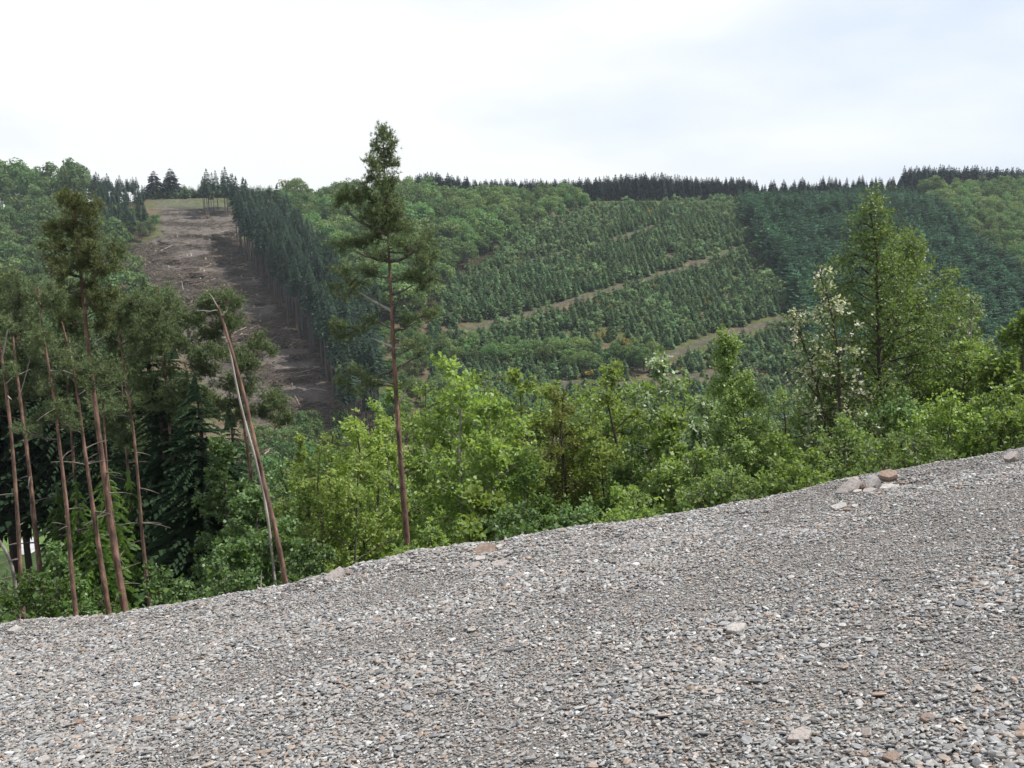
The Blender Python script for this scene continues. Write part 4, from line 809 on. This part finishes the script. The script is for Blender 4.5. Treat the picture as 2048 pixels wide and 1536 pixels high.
BR_LEFT = [round_mesh('broadleaf_tree', 720 + k, 1.0, (.30, .34, .27)[k], .28, 20, 60, .055, [MT['stem_far'], MT['broad_left']], .016) for k in range(3)]
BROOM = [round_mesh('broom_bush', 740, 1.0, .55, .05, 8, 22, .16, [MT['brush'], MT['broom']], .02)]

# the planted slope: rows of young spruce, with birch saplings come up between them
P, px, py = pick(R_PLANT, 2.0, (205, 480), 1, .27, (-80, 190), 2.45)
ok = ~near_track(P[:, 0], P[:, 1], .6)
for dy_, pr_ in ((1.5, .9), (3.0, .75), (4.5, .5)): ok &= ~(near_track(P[:, 0], P[:, 1] + dy_, .2) & (rng.random(len(P)) < pr_))
P, px, py = P[ok], px[ok], py[ok]
nz = fbm(P[:, 0] * .045, P[:, 1] * .045, 101, 3); rr = rng.random(len(P))
up = (py < 515) & (px < 1200)
birchy = (rr < np.clip(.10 + 1.2 * (nz - .46) + .3 * up + .25 * ((px > 1330) & (py < 530)), .03, .7))
gap = rng.random(len(P)) < .09 + .4 * (fbm(P[:, 0] * .07 + 40, P[:, 1] * .07, 111, 2) > .66)
def band(px, py):
    y1 = np.interp(px, [930, 1350], [560, 440]); y2 = np.interp(px, [900, 1510], [668, 486]); y3 = np.interp(px, [1120, 1270, 1590], [768, 745, 632])
    return np.where(py < y1, 0, np.where(py < y2, 1, np.where(py < y3, 2, 3)))
bnd = band(px, py); BN = ['above the highest track', 'between the upper tracks', 'between middle and lower tracks', 'below the lower track']
def third(px, a, b): return np.select([px < a, px < b], [', left third', ', centre third'], ', right third')
TH = third(px, 1080, 1320)
vis = (py < 800) & (px > 860) & (px < 1600)
k = ~birchy & ~gap; hs = rng.triangular(2.0, 3.9, 5.2, k.sum()) * (1 + .12 * (bnd[k] == 1))
place('young_spruce', SP_YOUNG, P[k], hs, ['young spruce in the plantation rows ' + BN[b] + t for b, t in zip(bnd[k], TH[k])], 'young spruce', 'young spruces of the hillside plantation', 300, stuff=('plantation_spruces', 'rows of young spruce covering the far planted hillside', 'spruce plantation'), seed=1, shown=vis[k])
k = birchy & ~gap; hs = rng.uniform(3.2, 5.6, k.sum())
place('birch_sapling', BI_FAR, P[k], hs, ['pale green sapling among the spruces ' + BN[b] + t for b, t in zip(bnd[k], TH[k])], 'sapling', 'saplings among the plantation rows', 300, stuff=('hillside_saplings', 'pale green saplings scattered over the far planted hillside', 'saplings'), seed=2, shown=vis[k])
k = (nz < .5) & (rng.random(len(P)) < np.where((px > 1200) & (py > 560) | (py > 620) & (px < 1000), .045, .012)); hs = rng.uniform(1.6, 2.8, k.sum())
place('broom_bush', BROOM, P[k] + np.array((1.0, -.8, 0)), hs, ['yellow flowering broom bush ' + BN[b] + t for b, t in zip(bnd[k], TH[k])], 'broom', 'broom bushes in flower on the far hillside', 300, seed=3)
# pines of the dark block at the right
P, px, py = pick(R_PINE, 3.1, (225, 482), 4, .45, (60, 240), 3.0)
k = py > 392; P, px, py = P[k], px[k], py[k]; hs = rng.uniform(7.2, 12.0, len(P)) * sstep(386, 440, py).clip(.55, 1)
edge = px < np.interp(py, [400, 480, 560, 650], [1500, 1525, 1585, 1625]); hs[edge] *= 1.15
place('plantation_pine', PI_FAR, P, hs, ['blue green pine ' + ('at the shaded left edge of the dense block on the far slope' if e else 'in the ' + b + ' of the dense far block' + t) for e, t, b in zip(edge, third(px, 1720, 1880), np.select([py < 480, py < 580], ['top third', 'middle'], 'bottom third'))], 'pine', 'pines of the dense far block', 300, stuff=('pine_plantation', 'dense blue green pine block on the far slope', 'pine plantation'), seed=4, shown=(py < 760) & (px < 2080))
# felled slope's edge: the stand of tall spruces
P, px, py = pick(R_STAND, 3.6, (215, 480), 5, .42, (-170, -20), 3.6); hs = rng.uniform(21, 27, len(P))
place('spruce_tree', SP_OLD, P, hs, [('tall bare stemmed spruce edging the felled slope, ' if e else 'tall spruce inside the stand beside the felled slope, ') + b for e, b in zip(px < np.interp(py, [500, 610, 735, 860], [494, 560, 656, 705]), np.select([py < 560, py < 690], ['near its top', 'half way up'], 'near the valley'))], 'spruce', 'tall spruces beside the felled slope', 300, seed=5, stuff=('spruce_stand', 'inner spruces of the stand beside the felled slope', 'spruce stand'))
P, px, py = pick([(405, 418), (474, 416), (474, 440), (405, 440)], 4.2, (400, 480), 6, .4, (-160, -110)); hs = rng.uniform(14, 19, len(P))
place('spruce_tree', SP_OLD, P, hs, 'spruce of the small clump at the top of the felled slope', 'spruce', 'small spruce clump on the skyline', 60, seed=6, stuff=('spruces', 'rest of the small skyline clump', 'spruces'))
for px_, top, lab in ((312, 340, 'left one of two lone firs on the skyline'), (345, 335, 'right and taller one of two lone firs on the skyline')):
    q = at(px_, 404, 474.0); q[2] = H(q[0], q[1]); t_ = at(px_, top, 474.0); o = obj('fir_tree', conifer_mesh('fir_tree', px_, 1.0, .27, .26, 20, 10, 5, [MT['stem_far'], MT['ridge_far']], .018, .45, .34, .62, .26, 1.2), None, q); h = t_[2] - q[2]; o.scale = (h, h, h); tag(o, lab, 'fir')
# ridge: mature spruces along the skyline
def skyline(x0, x1, rows, sp, hr, seed, depth0=4.0):
    r = np.random.default_rng(seed); a = at(x0, 400, 480.0)[0]; b = at(x1, 400, 480.0)[0]; out_ = []
    for k in range(rows):
        xs = np.arange(a, b, sp) + r.uniform(-.45, .45, len(np.arange(a, b, sp))) * sp; ys = Y1 + depth0 + k * sp + r.uniform(-1.5, 1.5, len(xs)); out_.append(np.column_stack((xs, ys, H(xs, ys))))
    P = np.vstack(out_); return P, r.uniform(hr[0], hr[1], len(P))
P, hs = skyline(812, 1500, 7, 2.5, (8.5, 11.5), 7); px, py = proj(P); hs *= 1 + .28 * np.exp(-((px - 870) / 60) ** 2) + .22 * np.exp(-((px - 1290) / 90) ** 2)
P2, h2 = skyline(1820, 2110, 7, 2.5, (11, 14), 8); P3, h3 = skyline(1490, 1830, 4, 3.4, (4.5, 9.5), 9, 5.0)
lab = ['dark spruce in the skyline row above the broadleaf wood and plantation'] * len(P) + ['dark spruce in the tall skyline row at the far right'] * len(P2) + ['dark spruce top showing over the dense pine block'] * len(P3)
place('spruce_tree', SP_RIDGE, np.vstack((P, P2, P3)), np.concatenate((hs, h2, h3)), lab, 'spruce', 'dark spruces along the ridge', 300, stuff=('ridge_spruces', 'farther dark spruces of the ridge wood', 'spruces'), seed=7)
# the young wood on the plateau behind the felled slope
P, hs = skyline(296, 620, 5, 2.0, (4.5, 7.2), 10, 2.0)
place('young_spruce', SP_YOUNG, P, hs, 'young spruce in the low skyline belt above the felled slope', 'young spruce', 'low spruce belt above the felled slope', 300, seed=8)
# broadleaf woods
P, px, py = pick(R_UPPER, 7.4, (300, 480), 11, .42, (-120, 10)); hs = rng.uniform(9, 15, len(P))
place('broadleaf_tree', BR_FAR, P, hs, ['round crowned broadleaf between spruce stand and plantation, ' + a + t for a, t in zip(np.select([py < 450, py < 540], ['near the skyline', 'half way up'], 'low down'), third(px, 700, 850))], 'tree', 'broadleaf wood above the plantation', 300, seed=9)
P, px, py = pick(R_UPPER, 15, (300, 470), 12, .45, (-60, 10)); hs = rng.uniform(8, 12, len(P))
place('spruce_tree', SP_OLD, P, hs, 'single dark spruce among the round crowned broadleaf wood', 'spruce', 'spruces within the broadleaf wood', 60, seed=10)
P, px, py = pick([(1000, 400), (1190, 404), (1160, 430), (1020, 475)], 6.0, (380, 480), 13, .4, (-20, 60)); hs = rng.uniform(7, 10, len(P))
place('broadleaf_tree', BR_FAR, P, hs, 'broadleaf under the skyline spruces above the plantation', 'tree', 'broadleaf edge above the plantation', 60, seed=11)
P, px, py = pick(R_RIGHT, 6.0, (300, 482), 14, .42, (140, 300)); hs = rng.uniform(7, 11, len(P))
place('broadleaf_tree', BR_FAR, P, hs, ['pale green broadleaf right of the pine block, ' + a for a in np.select([py < 450, py < 540], ['near the skyline', 'half way up'], 'low down')], 'tree', 'broadleaf wood right of the pine block', 200, seed=12, stuff=('broadleaf_wood', 'rest of the pale green wood right of the pine block', 'broadleaf wood'), shown=px < 2060)
P, px, py = pick(R_LEFTB, 8.5, (200, 482), 15, .42, (-330, -90)); hs = rng.uniform(11, 18, len(P)); hs = np.where((py < 440), hs * 1.45, hs); k = (px > -60) & (rng.random(len(P)) < .9); 
place('broadleaf_tree', BR_LEFT, P[k], hs[k], ['fresh green broadleaf at the far left, ' + b for b in np.select([py[k] < 440, py[k] < 540], ['standing on the skyline', 'on the slope below the skyline'], 'low down behind the left pines')], 'tree', 'broadleaf wood at the far left', 200, seed=13, stuff=('broadleaf_wood', 'rest of the fresh green wood at the far left', 'broadleaf wood'))
P, px, py = pick(R_LEFTC, 4.6, (380, 482), 16, .42, (-220, -120)); hs = rng.uniform(11, 15, len(P)) * np.interp(px, [180, 310], [1.15, .75])
place('spruce_tree', SP_OLD, P, hs, 'dark conifer in the belt left of the felled slope', 'spruce', 'conifer belt left of the felled slope', 200, seed=14, stuff=('spruces', 'rest of the conifer belt left of the felled slope', 'spruces'))
P, px, py = pick([(190, 455), (300, 440), (320, 470), (250, 520), (200, 520)], 5.5, (340, 470), 17, .42, (-220, -120)); hs = rng.uniform(6, 10, len(P))
place('broadleaf_tree', BR_LEFT, P, hs, 'bushy broadleaf at the left margin of the felled slope', 'tree', 'bushes at the left margin of the felled slope', 60, seed=15)
# bushes along the foot of the plantation and the valley bottom
P, px, py = pick(R_MIDDLE, 5.5, (190, 330), 18, .42, (-70, 60)); hs = rng.uniform(4, 8, len(P))
place('broadleaf_tree', BR_FAR, P, hs, 'leafy tree at the valley foot left of the plantation', 'tree', 'trees at the foot of the plantation', 150, seed=16, stuff=('broadleaf_wood', 'rest of the wood at the valley foot', 'broadleaf wood'))
P, px, py = pick([(880, 700), (1310, 722), (1300, 750), (880, 735)], 4.4, (200, 330), 19, .42, (-60, 60)); hs = rng.uniform(5, 7.5, len(P))
place('willow_bush', BR_FAR, P, hs, 'rounded grey green bush in the row at the foot of the plantation', 'bush', 'bushes along the foot of the plantation', 80, seed=17)
P, px, py = pick([(690, 600), (770, 650), (760, 900), (730, 900), (690, 760)], 5.0, (190, 330), 22, .42, (-70, 20)); hs = rng.uniform(10, 16, len(P))
place('spruce_tree', SP_OLD, P, hs, 'dark spruce at the valley end of the tall stand', 'spruce', 'spruces at the valley end of the stand', 60, seed=22)
P, px, py = pick([(470, 880), (690, 875), (720, 960), (470, 960)], 5.5, (150, 260), 41, .42, (-90, -10)); hs = rng.uniform(5, 9, len(P))
place('broadleaf_tree', BR_LEFT, P, hs, 'leafy tree in the valley at the foot of the felled slope', 'tree', 'trees at the foot of the felled slope', 60, seed=41)
P = []; r = np.random.default_rng(20)
for _ in range(190):
    y = r.uniform(48, 200); x = r.uniform(-.36, .62) * y if _ % 5 else r.uniform(-.62, -.36) * y; P.append((x, y, float(H(x, y))))
P = np.array(P); hs = r.uniform(6, 11, len(P)); pt = proj(P + np.column_stack((np.zeros((len(P), 2)), hs)))
k = np.where(pt[0] < 330, pt[1] > 1125, pt[1] > 830); place('broadleaf_tree', BR_FAR, P[k], hs[k], 'broadleaf in the valley bottom, half hidden behind the near trees', 'tree', 'valley bottom trees', 130, seed=18, shown=np.zeros(k.sum(), bool))

flush('young_spruce', 300, ('plantation_spruces', 'rows of young spruce covering the far planted hillside', 'spruce plantation'))
flush('birch_sapling', 300, ('hillside_saplings', 'pale green saplings scattered over the far planted hillside', 'saplings'))
flush('plantation_pine', 300, ('pine_plantation', 'dense blue green pine block on the far slope', 'pine plantation'))
flush('spruce_tree', 300, ('spruce_wood', 'farther dark spruces along the ridge and within the stands', 'spruce wood'))
flush('broadleaf_tree', 300, ('broadleaf_wood', 'massed broadleaf crowns farther back on the far slopes', 'broadleaf wood'))
flush('broom_bush', 300, None); flush('willow_bush', 300, None)

# ------------------------------------------------------------------ what lies on the felled slope
def felled():
    r = np.random.default_rng(30); lm = Acc().tube(np.column_stack((np.linspace(-.5, .5, 4), [0, .006, -.004, 0], [0] * 4)), [.018, .016, .013, .010], 6).mesh('felled_log', [MT['log']], True)
    P, px, py = pick([(330, 470), (470, 450), (480, 510), (545, 615), (640, 740), (660, 840), (560, 800), (430, 700), (330, 600), (270, 530)], 6.0, (215, 460), 31, .45, (-180, -30)); o_ = r.permutation(len(P))[:70]
    for j, i in enumerate(o_):
        s = r.uniform(3, 8.5); o = obj('felled_log', lm, None, P[i] + np.array((0, 0, .25))); o.scale = (s, s * 1.3, s * 1.3); yaw = r.normal(.5, .6); sl = .27 * math.sin(yaw); o.rotation_euler = (0, -math.atan(sl), yaw)
        tag(o, 'pale log lying among the brushwood on the felled slope', 'log', 'logs left on the felled slope')
    # brushwood: far too many sticks to count
    P, px, py = pick(R_CLEAR, 1.25, (215, 460), 33, .5, (-190, -20)); n3 = fbm(P[:, 0] * .05, P[:, 1] * .16, 51, 4); k = (py > 425) & (r.random(len(P)) < .25 + 2.2 * (n3 - .45)); P = P[k]; n = len(P)
    m = 5; C = np.repeat(P, m, 0) + r.normal(0, .6, (n * m, 3)) * np.array((1, 1, 0)); C[:, 2] = H(C[:, 0], C[:, 1]) + r.beta(1, 2, n * m) * np.repeat(r.uniform(.2, 1.1, n), m); az = r.normal(.3, .9, n * m); d = np.column_stack((np.cos(az), np.sin(az), .27 * np.sin(az) + r.normal(0, .12, n * m))); d = unit(d)
    ln = r.uniform(.4, 2.2, n * m)[:, None]; up = np.array((0, 0, 1.0)); s = unit(np.cross(d, up)); w = r.uniform(.03, .10, n * m)[:, None]; a = Acc()
    V = np.stack((C - d * ln, C - d * ln * .2 + s * w, C + d * ln, C - d * ln * .2 - s * w + up * w * 3), 1); a.add(V, np.arange(len(C) * 4).reshape(-1, 4), np.repeat(r.random(len(C)), 4))
    tag(obj('brushwood_debris', a.mesh('brushwood_debris', [MT['brush']])), 'brown brushwood and branches strewn over the felled slope', 'brushwood', None, 'stuff')
    # heaps of brushwood
    hm = []
    for v in range(3):
        a = Acc(); m = 170; c = r.normal(0, .32, (m, 3)) * np.array((1.6, .8, 0)); c[:, 2] = np.abs(r.normal(0, .22, m)) * np.exp(-(c[:, 0] ** 2 * .8 + c[:, 1] ** 2 * 2)); az = r.uniform(0, 6.28, m); d = unit(np.column_stack((np.cos(az), np.sin(az), r.normal(0, .35, m)))); s_ = unit(np.cross(d, np.array((0, 0, 1.0))))
        ln = r.uniform(.12, .45, m)[:, None]; w = r.uniform(.012, .035, m)[:, None]; V = np.stack((c - d * ln, c + s_ * w, c + d * ln, c - s_ * w + np.array((0, 0, 1)) * w * 2), 1); a.add(V, np.arange(m * 4).reshape(-1, 4)); hm.append(a.mesh('brush_heap', [MT['brush']]))
    P, px, py = pick([(330, 480), (470, 455), (480, 510), (545, 615), (640, 740), (650, 820), (560, 790), (430, 690), (330, 600), (270, 530)], 10.0, (215, 450), 37, .45, (-180, -30))
    for i in range(len(P)):
        q = r.uniform(2.2, 4.5); o = obj('brush_heap', hm[i % 3], None, P[i]); o.scale = (q * 1.3, q, q * .9); o.rotation_euler = (.26, 0, r.uniform(-.5, .9)); tag(o, 'dark heap of brushwood on the felled slope, ' + ('near its top' if py[i] < 520 else 'half way down' if py[i] < 640 else 'near the valley'), 'brushwood', 'brushwood heaps on the felled slope')
    # stumps
    sm = Acc().tube([(0, 0, -.2), (0, 0, .1), (0, 0, .5), (.02, 0, .55)], [.5, .38, .33, .30], 8).mesh('tree_stump', [MT['log']], True)
    P, px, py = pick([(330, 470), (470, 450), (480, 510), (545, 615), (620, 720), (430, 680), (330, 600), (270, 530)], 9.0, (215, 450), 35, .45, (-180, -30))
    for i in range(min(50, len(P))):
        o = obj('tree_stump', sm, None, P[i]); q = r.uniform(.7, 1.3); o.scale = (q, q, q); tag(o, 'cut stump on the felled slope', 'stump', 'stumps on the felled slope')
    # pale snags still standing
    for k_, (px_, y0, y1, lab) in enumerate([(344, 650, 570, 'tallest pale snag standing on the felled slope'), (356, 622, 596, 'short pale snag right of the tallest snag on the felled slope'), (347, 700, 650, 'pale snag low on the felled slope below the tallest snag'), (366, 580, 562, 'stubby pale snag highest on the felled slope'), (405, 620, 588, 'thin grey snag on the felled slope near the leaning trunk top')]):
        q = hit([px_], [y0])[0]; t_ = at(px_ - 3, y1, q[1]); a = Acc(); u = np.linspace(0, 1, 6); a.tube(np.column_stack((u * (t_[0] - q[0]), np.zeros(6), u * (t_[2] - q[2]))) + r.normal(0, .06, (6, 3)) * u[:, None], .28 * (1 - .6 * u), 6)
        tag(obj('dead_snag', a.mesh('dead_snag', [MT['deadwood']], True), None, q), lab, 'snag')
felled()

# ------------------------------------------------------------------ a little haze in the valley air
def haze():
    x0, x1, y0, y1, z0, z1 = -6000, 6000, -60, 7000, -60, 70
    V = [(x, y, z) for z in (z0, z1) for y in (y0, y1) for x in (x0, x1)]
    a = Acc().add(V, [(0, 2, 3, 1), (4, 5, 7, 6), (0, 1, 5, 4), (2, 6, 7, 3), (0, 4, 6, 2), (1, 3, 7, 5)])
    m, n, l = newmat('haze'); p = n.new('ShaderNodeVolumePrincipled'); p.inputs['Color'].default_value = (.80, .90, 1, 1); p.inputs['Density'].default_value = HAZE; p.inputs['Anisotropy'].default_value = .3
    o = n.new('ShaderNodeOutputMaterial'); l.new(p.outputs[0], o.inputs['Volume'])
    tag(obj('haze', a.mesh('haze', [m])), 'thin bluish haze in the valley air', 'haze', None, 'stuff')
HAZE = 0.00013
haze()
